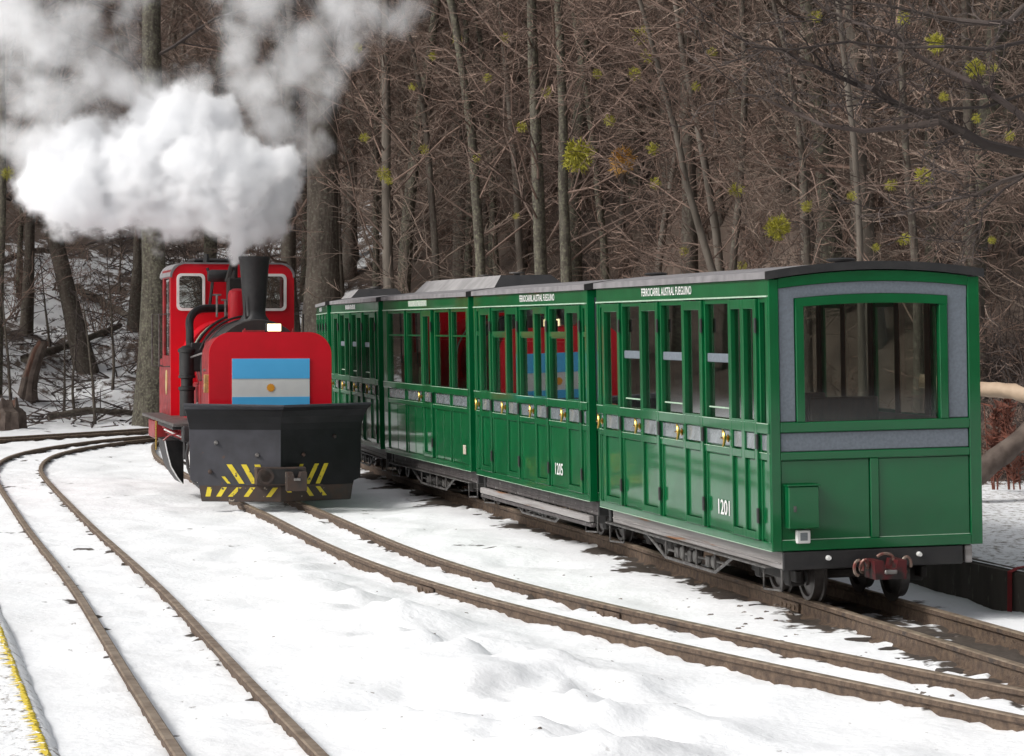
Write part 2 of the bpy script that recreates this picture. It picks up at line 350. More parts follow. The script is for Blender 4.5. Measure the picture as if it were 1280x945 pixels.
def ground_z(x, y):
    num = np.zeros_like(x); den = np.zeros_like(x); near = np.full(x.shape, 9.0); rail = np.full(x.shape, 9.0); dR = None
    for k, (T, zt, dep) in enumerate(TRACKS):
        d, i = tdist(x, y, T)
        wgt = 1.0 / (d ** 3 + .12); num += wgt * (zt[i] - dep); den += wgt
        near = np.minimum(near, d); rail = np.minimum(rail, np.abs(d - .275))
        if k == 0: dM = d
        if k == 1: dR = d
        if k == 2: dL = d
    z = num / den
    amp = np.clip((near - .45) / .9, 0, 1)
    pile = np.exp(-((x + .35 - (14 - y) * .13) / .8) ** 2) * np.clip((y - 8) / 3, 0, 1) * np.clip((24.5 - y) / 5, 0, 1)
    n1 = fbm(x * 0.8, y * 0.5, 4, 3); n3 = fbm(x * 5.5, y * 3.6, 3, 15); n2 = fbm(x * 3.2, y * 2.0, 4, 11)
    foot = np.clip(fbm(x * 2.3 + 5, y * 1.6, 2, 21) - .58, 0, 1)
    z = z + amp * ((n1 - .5) * .14 + (n2 - .5) * .07 + (n3 - .5) * (.035 + .05 * pile) + pile * (.13 + (n2 - .45) * .26) - foot * .40 * (.3 + pile))
    z = z + (1 - amp) * ((n2 - .5) * .022)
    z = z + np.where(rail < .16, (fbm(x * 9, y * 9, 2, 31) - .5) * .06, 0)
    z = z + (fbm(x * 14, y * 9, 2, 41) - .5) * .008
    h = hill(x, y)
    z = z + h + np.where(h > .05, (fbm(x * .5, y * .5, 4, 51) - .5) * .9 * np.clip(h, 0, 1), 0)
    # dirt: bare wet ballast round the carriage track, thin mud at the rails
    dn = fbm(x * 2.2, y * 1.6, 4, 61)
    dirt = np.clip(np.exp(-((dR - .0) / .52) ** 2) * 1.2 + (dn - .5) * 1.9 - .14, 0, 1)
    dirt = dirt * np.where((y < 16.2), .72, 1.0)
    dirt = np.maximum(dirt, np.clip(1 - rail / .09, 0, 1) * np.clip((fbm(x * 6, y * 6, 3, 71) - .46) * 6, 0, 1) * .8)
    return z, dirt
def dens(a, b, c, d, fine, grow=1.25):
    core = np.arange(b, c, fine); lo = []; hi = []; s = fine; p = b
    while p > a: s *= grow; p -= s; lo.append(p)
    s = fine; p = core[-1]
    while p < d: s *= grow; p += s; hi.append(p)
    return np.r_[np.array(lo)[::-1], core, np.array(hi)]
gx = dens(-600, -8.8, 5.6, 600, .075); gy = dens(-900, 8.4, 48, 700, .085, 1.12)
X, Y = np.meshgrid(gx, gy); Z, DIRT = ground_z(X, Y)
nx, ny = len(gx), len(gy)
me = bpy.data.meshes.new('ground')
me.vertices.add(nx * ny); me.vertices.foreach_set('co', np.stack([X, Y, Z], -1).astype(np.float32).ravel())
ii = (np.arange(ny - 1)[:, None] * nx + np.arange(nx - 1)[None, :]).ravel()
quads = np.stack([ii, ii + 1, ii + nx + 1, ii + nx], 1).astype(np.int32)
me.loops.add(quads.size); me.loops.foreach_set('vertex_index', quads.ravel())
me.polygons.add(len(quads)); me.polygons.foreach_set('loop_start', np.arange(0, quads.size, 4, dtype=np.int32)); me.polygons.foreach_set('use_smooth', np.ones(len(quads), bool))
me.update(calc_edges=True)
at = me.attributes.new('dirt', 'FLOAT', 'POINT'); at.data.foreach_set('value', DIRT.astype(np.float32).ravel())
litter = np.clip(hill(X, Y) / 0.25, 0, 1)
# how much snow lies on the forest floor: plenty on the left bank, hardly any to the right
cover = np.interp(X, [-16, -13, -10.8, -4, 0, 5], [.12, .3, .50, .48, .18, .08]) - np.clip((Y - 60) / 60, 0, .25)
at = me.attributes.new('litter', 'FLOAT', 'POINT'); at.data.foreach_set('value', litter.astype(np.float32).ravel())
at = me.attributes.new('cover', 'FLOAT', 'POINT'); at.data.foreach_set('value', cover.astype(np.float32).ravel())
def snow_mat(name, dirty=0.0):
    m = bpy.data.materials.new(name); m.use_nodes = True
    n = m.node_tree.nodes; l = m.node_tree.links; p = n['Principled BSDF']
    p.inputs['Roughness'].default_value = 0.75; p.inputs['Specular IOR Level'].default_value = 0.25
    tc = n.new('ShaderNodeTexCoord')
    def nz(scale, detail=4, sc=(1, 1, 1), rough=.5):
        mp = n.new('ShaderNodeMapping'); mp.inputs['Scale'].default_value = sc; l.new(tc.outputs['Object'], mp.inputs[0])
        t = n.new('ShaderNodeTexNoise'); t.inputs['Scale'].default_value = scale; t.inputs['Detail'].default_value = detail; t.inputs['Roughness'].default_value = rough
        l.new(mp.outputs[0], t.inputs['Vector']); return t.outputs['Fac']
    def mr(v, a, b, c=0, d=1):
        r = n.new('ShaderNodeMapRange'); r.inputs[1].default_value = a; r.inputs[2].default_value = b; r.inputs[3].default_value = c; r.inputs[4].default_value = d
        l.new(v, r.inputs[0]); return r.outputs[0]
    def mix(f, a, b):
        x = n.new('ShaderNodeMixRGB'); l.new(f, x.inputs[0])
        for i, q in ((1, a), (2, b)):
            if isinstance(q, tuple): x.inputs[i].default_value = (*q, 1)
            else: l.new(q, x.inputs[i])
        return x.outputs[0]
    def math_(op, a, b):
        x = n.new('ShaderNodeMath'); x.operation = op
        for i, q in ((0, a), (1, b)):
            if isinstance(q, (int, float)): x.inputs[i].default_value = q
            else: l.new(q, x.inputs[i])
        return x.outputs[0]
    def attr(nm):
        a_ = n.new('ShaderNodeAttribute'); a_.attribute_name = nm; return a_.outputs['Fac']
    snow = mix(mr(nz(1.3), .4, .7), (0.86, 0.875, 0.89), (0.80, 0.81, 0.82))
    # specks of grit and bark on the snow
    sp = mr(nz(16, 5, (1, .6, 1), .6), .665, .70); sp2 = mr(nz(1.1, 3), .45, .62)
    snow = mix(math_('MULTIPLY', math_('MULTIPLY', sp, sp2), .75), snow, (0.16, 0.13, 0.11))
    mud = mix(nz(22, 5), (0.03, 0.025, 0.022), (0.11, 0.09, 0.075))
    if dirty:
        base = mix(mr(nz(15, 7, (1, .55, 1), .75), .56 - dirty * .07, .64), snow, mix(nz(30), (0.13, 0.11, 0.09), (0.3, 0.27, 0.24)))
    else:
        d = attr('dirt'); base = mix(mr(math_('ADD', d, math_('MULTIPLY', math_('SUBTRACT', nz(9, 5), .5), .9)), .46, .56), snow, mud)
        lit = mix(nz(3, 6), (0.075, 0.055, 0.045), (0.17, 0.13, 0.105))
        th = math_('SUBTRACT', 1.0, attr('cover'))
        pat = math_('ADD', math_('MULTIPLY', nz(.55, 5, (1, .6, 1), .6), .55), math_('MULTIPLY', nz(4.5, 5, (1, .6, 1), .7), .45))
        f = mr(math_('SUBTRACT', pat, th), -.06, -.0)
        fs = n.new('ShaderNodeMath'); fs.operation = 'SUBTRACT'
        floor_ = mix(f, lit, snow)
        base = mix(attr('litter'), base, floor_)
    l.new(base, p.inputs['Base Color'])
    b = n.new('ShaderNodeBump'); b.inputs['Strength'].default_value = 0.5 if dirty else 0.28; b.inputs['Distance'].default_value = 0.03
    l.new(math_('ADD', nz(18, 5), math_('MULTIPLY', nz(60, 3), .12)), b.inputs['Height']); l.new(b.outputs[0], p.inputs['Normal'])
    return m
M['snow'] = snow_mat('snow_ground'); M['dirtysnow'] = snow_mat('dirty_snow', 1.0)
M['platsnow'] = snow_mat('platform_snow', 0.25)
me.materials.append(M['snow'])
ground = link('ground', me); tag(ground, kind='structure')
def gz(x, y):
    i = min(max(int(np.searchsorted(gx, x)) - 1, 0), nx - 2); j = min(max(int(np.searchsorted(gy, y)) - 1, 0), ny - 2)
    u = (x - gx[i]) / (gx[i + 1] - gx[i]); v = (y - gy[j]) / (gy[j + 1] - gy[j])
    return float((Z[j, i] * (1 - u) + Z[j, i + 1] * u) * (1 - v) + (Z[j + 1, i] * (1 - u) + Z[j + 1, i + 1] * u) * v)

# ------------------------------------------------------------------ tracks
def rail_sweep(line, zt, off):
    t = np.gradient(line, axis=0); t /= np.linalg.norm(t, axis=1)[:, None]
    nrm = np.stack([t[:, 1], -t[:, 0]], 1)
    prof = [(-.045, -.125), (-.045, -.112), (-.009, -.10), (-.009, -.04), (-.026, -.028), (-.026, -.006), (-.019, 0), (.019, 0), (.026, -.006), (.026, -.028), (.009, -.04), (.009, -.10), (.045, -.112), (.045, -.125)]
    L = len(line); P = len(prof); vs = []
    for i in range(L):
        for (u, v) in prof:
            q = line[i] + nrm[i] * (off + u); vs.append((q[0], q[1], zt[i] + v))
    fs = [(i * P + k, i * P + k + 1, (i + 1) * P + k + 1, (i + 1) * P + k) for i in range(L - 1) for k in range(P - 1)]
    m = MB().add(vs, fs).mesh('rail', 'rail', True)
    m.materials.append(M['railtop'])
    for p in m.polygons:
        k = p.index % (P - 1)
        if 5 <= k <= 7: p.material_index = 1
    return m
def make_track(name, label, T, zt, sl=None):
    c = T[len(T) // 2]
    root = empty(name, (0, 0, 0)); tag(root, label, 'track')
    for s in (-1, 1): link('rail', rail_sweep(T, zt, s * .275), root)
    if sl:
        m = MB().box(-.45, .45, -.06, .06, -.14, 0, .008).mesh('sleeper', 'sleeper')
        t = np.gradient(T, axis=0); i = 0
        for i in range(0, len(T)):
            if i % 3 == 0 and sl[0] < T[i, 1] < sl[1]:
                o = link('sleeper', m, root); ang = math.atan2(-t[i, 0], t[i, 1])
                o.location = (T[i, 0] + R.uniform(-.03, .03), T[i, 1], zt[i] - .105 + R.uniform(-.006, .004)); o.rotation_euler = (0, 0, ang + R.uniform(-.03, .03)); o.scale = (R.uniform(.92, 1.05), R.uniform(.85, 1.2), 1)
    return root
trM = make_track('railway_track', 'narrow rusty track in the snow that the red locomotive stands on', TRM, zM, (10.5, 14.5))
trR = make_track('railway_track', 'narrow track carrying the green carriages beside the low platform', TRR, zR, (11, 38))
trL = make_track('railway_track', 'empty rusty track curving sharply away beside the yellow edge line', TRL, zL)
trN = make_track('railway_track', 'far siding track running along the foot of the wooded bank', TRN, zN)
# rail joints
def joint(root, T, zt, i, off):
    t = T[i + 1] - T[i]; ang = math.atan2(-t[0], t[1])
    o = MB().box(-.008, .008, -.17, .17, -.028, .028, .004)
    for k in (-.12, -.04, .04, .12): o.lathe([(0, -.016), (.014, -.016), (.014, .016), (0, .016)], (0, k, 0), 'x', 6)
    ob = o.build('joint_bar', 'rail', root)
    nrm = Vector((t[1], -t[0])).normalized(); q = Vector(T[i]) + nrm * (off - .022)
    ob.location = (q.x, q.y, zt[i] - .066); ob.rotation_euler = (0, 0, ang)
def near_idx(T, y): return int(np.argmin(np.abs(T[:, 1] - y)))
joint(trR, TRR, zR, near_idx(TRR, 15.9), -.275); joint(trM, TRM, zM, near_idx(TRM, 17.3), -.275); joint(trM, TRM, zM, near_idx(TRM, 15.6), .275)

# ------------------------------------------------------------------ platforms
TX = ctr[0]; th0 = TX[2]
def along(u, v, z=0):   # u to the right of the carriage track, v away from the camera
    return (TX[0] + u * TX[4] - v * TX[5], TX[1] + u * TX[5] + v * TX[4], z)
pl = empty('platform', (0, 0, 0)); tag(pl, kind='structure')
us = np.r_[np.linspace(1.14, 2.5, 24), np.linspace(2.7, 14, 30)]; vsn = np.arange(-6, 9.2, .12)
vs = []; nU = len(us)
for v in vsn:
    for u in us:
        x, y, _ = along(u, v); edge = min(1, (u - 1.14) / .15)
        z = .375 + (vnoise(np.array([x * 3]), np.array([y * 3]), 5)[0] - .5) * .03 * edge + (vnoise(np.array([x * 11.]), np.array([y * 7.]), 6)[0] - .5) * .015 * edge + .02 * edge
        vs.append((x, y, z))
fs = [(i * nU + k, i * nU + k + 1, (i + 1) * nU + k + 1, (i + 1) * nU + k) for i in range(len(vsn) - 1) for k in range(nU - 1)]
MB().add(vs, fs).build('platform_top', 'dirtysnow', pl, True)
wl = MB()
A = []; B = []; C = []; D = []
for v in np.arange(-6, 9.2, .12):
    jit = (vnoise(np.array([v * 2.]), np.array([.5]), 8)[0] - .5) * .02
    A.append(along(1.13 + jit, v, -.15)); B.append(along(1.13 + jit, v, .36)); C.append(along(1.17, v, .383)); D.append(along(1.34, v, .375))
wl.strip(A, B); wl.strip(B, C); wl.strip(C, D)
wl.build('platform_edge', 'concrete', pl, True)
a0, a1 = .59, .66
MB().add([along(1.108, a0, .06), along(1.108, a1, .06), along(1.110, a1, .364), along(1.110, a0, .364), along(1.17, a0, .389), along(1.17, a1, .389), along(1.28, a0, .405), along(1.28, a1, .405)],
         [(0, 1, 2, 3), (3, 2, 5, 4), (4, 5, 7, 6)]).build('painted_stripe', mat('red_stripe', (0.36, 0.015, 0.02), (0.22, 0.02, 0.02), 18, rough=0.7), pl)
# left platform with the yellow edge line
p2 = empty('platform', (0, 0, 0)); tag(p2, kind='structure')
e0 = Vector((-1.832, 10.1, 0.03)); ed = Vector((-.2375, .9714, 0)); en = Vector((-.9714, -.2375, 0))
vs = []; U = np.r_[np.linspace(-.14, .5, 18), np.linspace(.6, 6, 20)]; V = np.arange(-6, 11, .06)
for v in V:
    for u in U:
        q = e0 + ed * v + en * u
        n_ = float(vnoise(np.array([q.x * 5]), np.array([q.y * 4]), 9)[0] - .5) + .6 * float(vnoise(np.array([q.x * 16]), np.array([q.y * 12]), 10)[0] - .5)
        z = .20 if u > 0 else .20 - min(.1, ((-u) / .10) ** 2 * .09)
        vs.append((q.x, q.y, z + n_ * .012))
fs = [(i * len(U) + k, i * len(U) + k + 1, (i + 1) * len(U) + k + 1, (i + 1) * len(U) + k) for i in range(len(V) - 1) for k in range(len(U) - 1)]
MB().add(vs, fs).build('platform_top', 'platsnow', p2, True)
yl = MB(); A = []; B = []; C = []
for v in np.arange(-6, 11, .025):
    j = R.uniform(-.012, .012); k = R.uniform(0, .028) if R.random() < .75 else R.uniform(.02, .10)
    q = e0 + ed * v
    A.append(q + en * (-.012 + j * .5) + Vector((0, 0, .172))); B.append(q + en * (.004 + j) + Vector((0, 0, .184))); C.append(q + en * (.008 + k * .7) + Vector((0, 0, .1815 - k * .06)))
yl.strip(A, B); yl.strip(B, C)
yl.build('yellow_edge_line', 'yline', p2)
# ------------------------------------------------------------------ carriages
ZB = .347            # body bottom above rail
HW = CW / 2
def arch(x, k=.04): return k * (1 - (x / .62) ** 2)
_cache = {}
def cbox(dx, dy, dz, mat_, c=.004, nm='panel'):
    key = (round(dx, 3), round(dy, 3), round(dz, 3), mat_, c)
    if key not in _cache: _cache[key] = MB().box(-dx/2, dx/2, -dy/2, dy/2, -dz/2, dz/2, c).mesh(nm, mat_)
    return _cache[key]
def cpart(name, mat_, parent, x0, x1, y0, y1, z0, z1, c=.004):
    o = link(name, cbox(x1 - x0, y1 - y0, z1 - z0, mat_, c, name), parent)
    o.location = ((x0 + x1) / 2, (y0 + y1) / 2, (z0 + z1) / 2); return o
# meshes shared by all carriages
def handle_mesh():
    m = MB(); m.lathe([(.0, 0), (.024, 0), (.026, .006), (.012, .012), (.010, .03), (.0, .03)], (0, 0, 0), 'x', 10)
    pts = [(.03, -.012 + .05 * (1 - math.cos(a)) , .052 * math.sin(a)) for a in np.linspace(-1.25, 1.25, 9)]
    m.tube([(p[0], p[1], p[2]) for p in pts], [.006, .009, .010, .011, .012, .011, .010, .009, .006], 6)
    m.tube([(.0, 0, 0), (.03, 0, 0), (.03, -.012, 0)], .009, 6)
    m.tube([(.03, -.012, 0), (.03, .05, 0)], .007, 6)
    return m.mesh('handle', 'brass', True)
HANDLE = handle_mesh()
def wheel_mesh():
    return MB().lathe([(.0, -.03), (.05, -.03), (.05, -.045), (.07, -.045), (.07, -.028), (.13, -.012), (.135, -.03), (.158, -.032), (.163, .02), (.185, .024), (.185, .038), (.14, .04), (.13, .015), (.05, .02), (.05, .04), (0, .04)], (0, 0, 0), 'x', 28).mesh('wheel', 'steelwheel', True)
M['steelwheel'] = mat('wheel_steel', (0.05, 0.045, 0.042), (0.10, 0.09, 0.085), 9, rough=0.45, metal=0.5)
WHEEL = wheel_mesh()
M['clearglass'] = glass_mat('far_side_glass', .02, (0.9, 0.92, 0.9))
def side(root, sgn, L, segs, variant, simple=False):
    """one long side; sgn -1 = the side facing the locomotive. segs: list of (kind, y0, y1)"""
    def X(a, b):  # depth range measured outward from the body plane
        if simple: a, b = max(a, -.018), max(min(b, .004), -.014)
        p, q = sgn * (HW + a), sgn * (HW + b); return (min(p, q), max(p, q))
    def P(name, mat_, par, a, b, y0, y1, z0, z1, c=.004):
        x0, x1 = X(a, b); return cpart(name, mat_, par, x0, x1, y0, y1, ZB + z0, ZB + z1, c)
    G = 'green'
    P('letterboard', G, root, -.04, 0, 0, L, 1.505, 1.603)
    P('bead', 'line', root, -.01, .010, 0, L, 1.496, 1.5055, .002)  # pale colour paints in the highlight along the moulding
    P('bottom_rail', G, root, -.04, 0, 0, L, 0, .052)
    P('waist_rail', G, root, -.04, .001, 0, L, .533, .577)
    P('window_sill', G, root, -.045, .012, 0, L, .69, .752)
    P('corner_post', G, root, -.045, .004, 0, segs[0][1], .052, 1.496)
    P('corner_post', G, root, -.045, .004, segs[-1][2], L, .052, 1.496)
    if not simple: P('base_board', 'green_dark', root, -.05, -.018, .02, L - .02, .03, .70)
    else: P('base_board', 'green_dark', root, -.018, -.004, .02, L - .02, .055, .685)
    if not simple:
        P('bead', 'line', root, .008, .014, 0, L, .7485, .753, .001); P('bead', 'line', root, -.003, .003, 0, L, .5745, .578, .001); P('bead', 'line', root, -.004, .003, 0, L, .0, .004, .001)  # pale strips paint in the highlights along sill, waist and bottom edge
    for i, (k, y0, y1) in enumerate(segs):
        if k == 'w':
            # stiles either side of the window
            f = MB()
            for (q0, q1) in ((y0, y0 + .022), (y1 - .022, y1)):
                x0, x1 = X(-.045, -.004); f.box(x0, x1, q0, q1, ZB + .052, ZB + 1.496, .003)
            x0, x1 = X(-.045, -.006); f.box(x0, x1, y0 + .022, y1 - .022, ZB + 1.465, ZB + 1.496, .003)
            if variant == 'fan': f.box(x0, x1, y0 + .022, y1 - .022, ZB + 1.245, ZB + 1.285, .003)
            fr = f.build('window_frame', G, root)
            P('pane', 'clearglass' if simple else 'glass', fr, -.036 if not simple else -.012, -.030 if not simple else -.008, y0 + .015, y1 - .015, .745, 1.47, 0)
            if not simple and y1 - y0 > .3:
                if variant == 'drop':
                    P('sash_rail', 'greypaint', fr, -.0295, -.019, y0 + .02, y1 - .02, 1.10, 1.155)
                    P('latch_bar', 'line', fr, -.0295, -.022, y0 + .03, y1 - .03, .812, .822, .002)
                else:
                    P('top_light_sash', G, fr, -.028, -.012, y0 + .03, y1 - .03, 1.232, 1.248, .002)
                    P('latch_bar', 'line', fr, -.06, -.052, y0 + .04, y1 - .04, 1.20, 1.208, .002)
            if not simple:
                P('belt_panel', 'beltgrey', root, -.02, -.006, y0 + .03, y1 - .03, .588, .684, .004)
                two = (variant == 'fan2')
                for (q0, q1) in (((y0 + .026, (y0 + y1) / 2 - .012), ((y0 + y1) / 2 + .012, y1 - .026)) if two else ((y0 + .028, y1 - .028),)):
                    P('lower_panel', G, root, -.02, -.010, q0, q1, .060, .526, .003)
        else:
            # a narrow door, framed proud of the side, with one slit light (two for kind 'D')
            f = MB(); x0, x1 = X(-.04, .014); st = .055
            mids = [] if k == 'd' else [(y0 + y1) / 2]
            edges = [(y0 + .004, y0 + st), (y1 - st, y1 - .004)] + [(mm - .03, mm + .03) for mm in mids]
            for (q0, q1) in edges: f.box(x0, x1, q0, q1, ZB + .055, ZB + 1.488, .004)
            cols = sorted([edges[0], edges[1]] + edges[2:]); gaps = [(cols[j][1], cols[j + 1][0]) for j in range(len(cols) - 1)]
            for (q0, q1) in gaps:
                for (z0, z1) in ((1.43, 1.488), (.695, .765), (.533, .582), (.055, .10)): f.box(x0, x1, q0, q1, ZB + z0, ZB + z1, .003)
            dr = f.build('door', G, root)
            for (q0, q1) in gaps:
                P('pane', 'clearglass' if simple else 'glass', dr, -.02 if not simple else -.012, -.014 if not simple else -.008, q0 - .008, q1 + .008, .755, 1.44, 0)
                if not simple:
                    P('belt_panel', 'beltgrey', dr, -.016, .002, q0 + .004, q1 - .004, .590, .688, .003)
                    P('lower_panel', G, dr, -.016, -.004, q0 + .003, q1 - .003, .103, .53, .003)
            if not simple:
                hy = y1 + .01
                for hz in (.20, .64, 1.33):
                    P('hinge', 'black', dr, .010, .022, y0 - .012, y0 + .016, hz - .045, hz + .045, .003)
                h = link('handle', HANDLE, dr); h.location = (sgn * (HW + .012), y1 + .02, ZB + .637)
                if sgn < 0: h.scale = (-1, 1, 1)
def build_carriage(spec, idx):
    (cx, cy, th, L, c, s) = ctr[idx]
    root = empty('railway_carriage', (cx, cy, .24), (0, math.radians(-1.0), th))
    tag(root, spec['label'], 'carriage', 'green carriages coupled in one train')
    sc = L / 3.9
    segs = [(k, a * sc, b * sc) for (k, a, b) in spec['segs']]
    side(root, -1, L, segs, spec['var'])
    side(root, 1, L, segs, spec['var'], True)
    # roof: thin cambered shell with a grey edge
    top = []; N = 14
    xs = [(-1 + 2 * i / N) * (HW + .018) for i in range(N + 1)]
    zt = [ZB + 1.603 + .040 + .055 * (1 - (x / (HW + .018)) ** 2) for x in xs]
    poly = [(x, z) for x, z in zip(xs, zt)] + [(x, max(ZB + 1.603, z - .045)) for x, z in list(zip(xs, zt))[::-1]]
    MB().prism(poly, -.02, L + .02).build('roof', 'roofgrey', root, True)
    # dark end cap bars on the roof edge
    capz = [(x, z + .003) for x, z in zip(xs, zt)] + [(x, z - .046) for x, z in list(zip(xs, zt))[::-1]]
    MB().prism([(x * 1.008, z) for x, z in capz], -.034, -.021).build('roof_end_trim', 'black', root, True)
    # ends
    for e, (ye, out) in enumerate(((0.0, -1), (L, 1))):
        def Y(a, b):
            p, q = ye + out * a, ye + out * b; return (min(p, q), max(p, q))
        def E(name, mat_, par, x0, x1, a, b, z0, z1, cc=.004):
            y0, y1 = Y(a, b); return cpart(name, mat_, par, x0, x1, y0, y1, ZB + z0, ZB + z1, cc)
        def arc_plate(name, mat_, x0, x1, zlo, zhi, a, b, n=12):
            xs_ = np.linspace(x0, x1, n); y0, y1 = Y(a, b)
            poly_ = [(x, ZB + zlo(x)) for x in xs_] + [(x, ZB + zhi(x)) for x in xs_[::-1]]
            return MB().prism(poly_, y0, y1).build(name, mat_, root)
        full = (idx == 0 and e == 0)
        wx0, wx1 = -.435, .395
        if full: wx0, wx1 = -.445, .405
        g = 'green'
        E('end_board', g, root, -HW + .03, HW - .03, -.045, -.012, .0, .745, 0)
        E('end_board', g, root, -HW + .03, wx0 - .02, -.045, -.012, .745, 1.60, 0)
        E('end_board', g, root, wx1 + .02, HW - .03, -.045, -.012, .745, 1.60, 0)
        arc_plate('end_board', g, wx0 - .02, wx1 + .02, lambda x: 1.455 + arch(x, .03), lambda x: 1.60 + arch(x), -.044, -.012)
        E('corner_post', g, root, -HW + .001, -HW + .062, -.03, .012, .001, 1.60)
        E('corner_post', g, root, HW - .075, HW - .001, -.03, .012, .001, 1.60)
        arc_plate('top_rail', g, -HW + .062, HW - .075, lambda x: 1.545 + arch(x, .04), lambda x: 1.60 + arch(x, .045), -.011, .012)
        E('bottom_rail', g, root, -HW + .062, HW - .075, -.011, .012, .002, .062)
        E('waist_rail', g, root, -HW + .062, HW - .075, -.011, .012, .535, .582)
        E('sill_rail', g, root, -HW + .062, HW - .075, -.011, .012, .698, .758)
        E('muntin', g, root, -.045, .008, -.011, .012, .062, .535)
        for (x0, x1) in ((-HW + .066, -.049), (.012, HW - .079)):
            E('lower_panel', g, root, x0, x1, -.011, -.002, .066, .531, .003)
            E('bead', 'line' if e == 0 else g, root, x0, x1, -.002, .004, .064, .068, 0)  # pale on the near end, an edge highlight put into the colour
        E('grey_panel', 'greypaint', root, -HW + .066, HW - .079, -.011, .000, .586, .694, .003)
        E('grey_panel', 'greypaint', root, -HW + .066, wx0 - .056, -.011, .000, .762, 1.535, .003)
        E('grey_panel', 'greypaint', root, wx1 + .056, HW - .079, -.011, .000, .762, 1.535, .003)
        arc_plate('grey_panel', 'greypaint', -HW + .066, HW - .079, lambda x: 1.475 + arch(x, .035), lambda x: 1.541 + arch(x, .04), -.011, .001)
        # window surround
        E('window_frame', g, root, wx0 - .052, wx0, -.045, .014, .758, 1.44)
        E('window_frame', g, root, wx1, wx1 + .052, -.045, .014, .758, 1.44)
        arc_plate('window_frame', g, wx0 - .052, wx1 + .052, lambda x: (1.425 if wx0 < x < wx1 else 1.425) + arch(x, .028), lambda x: 1.472 + arch(x, .035), -.0455, .0145)
        E('pane', 'glassend' if full else 'glass', root, wx0 - .006, wx1 + .006, -.03, -.024, .75, 1.46, 0)
        if full:
            bx = E('locker_box', g, root, -HW + .085, -HW + .275, -.002, .07, .135, .385, .006)
            E('lid', g, root, -HW + .078, -HW + .282, -.002, .078, .385, .395, .003)
            E('lock', 'palemetal', root, -HW + .115, -HW + .132, .07, .075, .235, .27, .002)
            E('socket', 'white', root, -HW + .145, -HW + .232, .0, .03, .045, .125, .006)
            E('socket_cover', 'beltgrey', root, -HW + .167, -HW + .212, .03, .034, .063, .108, .003)
    # interior
    cpart('floor', 'wood', root, -HW + .05, HW - .05, .05, L - .05, ZB + .0, ZB + .03, 0)
    cpart('ceiling', 'ceil', root, -HW + .045, HW - .045, .05, L - .05, ZB + 1.56, ZB + 1.58, 0)
    for sg in (-1, 1):
        for i, (k, a_, b_) in enumerate(segs):
            if k != 'w': continue
            for q in (a_ + .03, b_ - .03):
                if q < .12 or q > L - .1: continue
                x0, x1 = sorted((sg * (HW - .050), sg * (HW - .085))) if sg < 0 else (HW - .030, HW - .0185)
                if sg > 0: q += -.012 if q < (a_ + b_) / 2 else .012
                cpart('inner_post', 'wood', root, x0, x1, q - .04, q + .04, ZB + .03, ZB + 1.555, .004)
        x0, x1 = sorted((sg * (HW - .052), sg * (HW - .062)))
        cpart('inner_lining', 'wood', root, x0, x1, .05, L - .05, ZB + .03, ZB + .745, 0)
    for q in (1.45, 2.45):
        q *= sc
        for sg in (-1, 1):
            x0, x1 = sorted((sg * .10, sg * (HW - .09)))
            cpart('seat_back', 'wood', root, x0, x1, q - .02, q + .02, ZB + .03, ZB + .85, .01)
    # underframe
    sm = spec['sill']
    cpart('sole_bar', sm, root, -HW + .065, -HW + .11, .0, L - .12, ZB - .108, ZB - .002, .006)
    cpart('sole_bar', sm, root, HW - .11, HW - .065, .0, L - .12, ZB - .108, ZB - .002, .006)
    cpart('sill_step', sm, root, -HW + .055, -HW + .066, .02, L - .14, ZB - .075, ZB - .068, .002)
    if spec.get('step'):
        cpart('foot_board', 'sillgrey', root, -HW + .02, -HW + .062, .10, L - .05, ZB - .165, ZB - .115, .005)
        cpart('foot_board_edge', 'silldark', root, -HW + .03, -HW + .07, .08, L - .03, ZB - .20, ZB - .172, .004)
    else:
        cpart('foot_board_edge', 'palemetal', root, -HW + .04, -HW + .09, .25, L + .02, ZB - .122, ZB - .112, .003)
    cpart('buffer_beam', 'black', root, -HW + .066, HW - .13, -.012, .05, ZB - .112, ZB - .003, .006)
    cpart('buffer_beam', 'black', root, -HW + .066, HW - .13, L - .05, L + .005, ZB - .112, ZB - .003, .006)
    cpart('underfloor', 'blackmat', root, -.3, .3, .1, L - .1, ZB - .10, ZB - .01, 0)
    tr = MB(); xr = -HW + .075
    tr.tube([(xr, .95 * sc, ZB - .11), (xr, 1.35 * sc, .10), (xr, 2.45 * sc, .10), (xr, 2.95 * sc, ZB - .11)], .011, 6)
    for q in (1.35, 1.75, 2.05, 2.45): tr.tube([(xr, q * sc, .10), (xr, q * sc, ZB - .11)], .008, 6)
    tr.build('truss_rod', 'palemetal', root, True)
    br = MB(); xb = xr + .05
    br.tube([(xb, 1.2 * sc, .16), (xb, 2.6 * sc, .14)], .009, 6)
    for q in (1.5, 1.9, 2.2):
        br.lathe([(.0, -.02), (.04, -.02), (.045, 0), (.04, .02), (0, .02)], (xb, q * sc, .15), 'x', 10)
        br.box(xb - .02, xb + .02, q * sc + .08, q * sc + .16, .11, .18, .004)
    br.build('brake_gear', 'palemetal', root, True)
    for (q0, q1) in ((.03, .36), (L - .4, L - .02)):
        stp = MB(); xs_ = -HW + .07
        stp.tube([(xs_, q0, ZB - .11), (xs_, q0, .115), (xs_, q1, .095), (xs_, q1, ZB - .11)], .007, 6)
        stp.build('stirrup_step', 'palemetal', root, True)
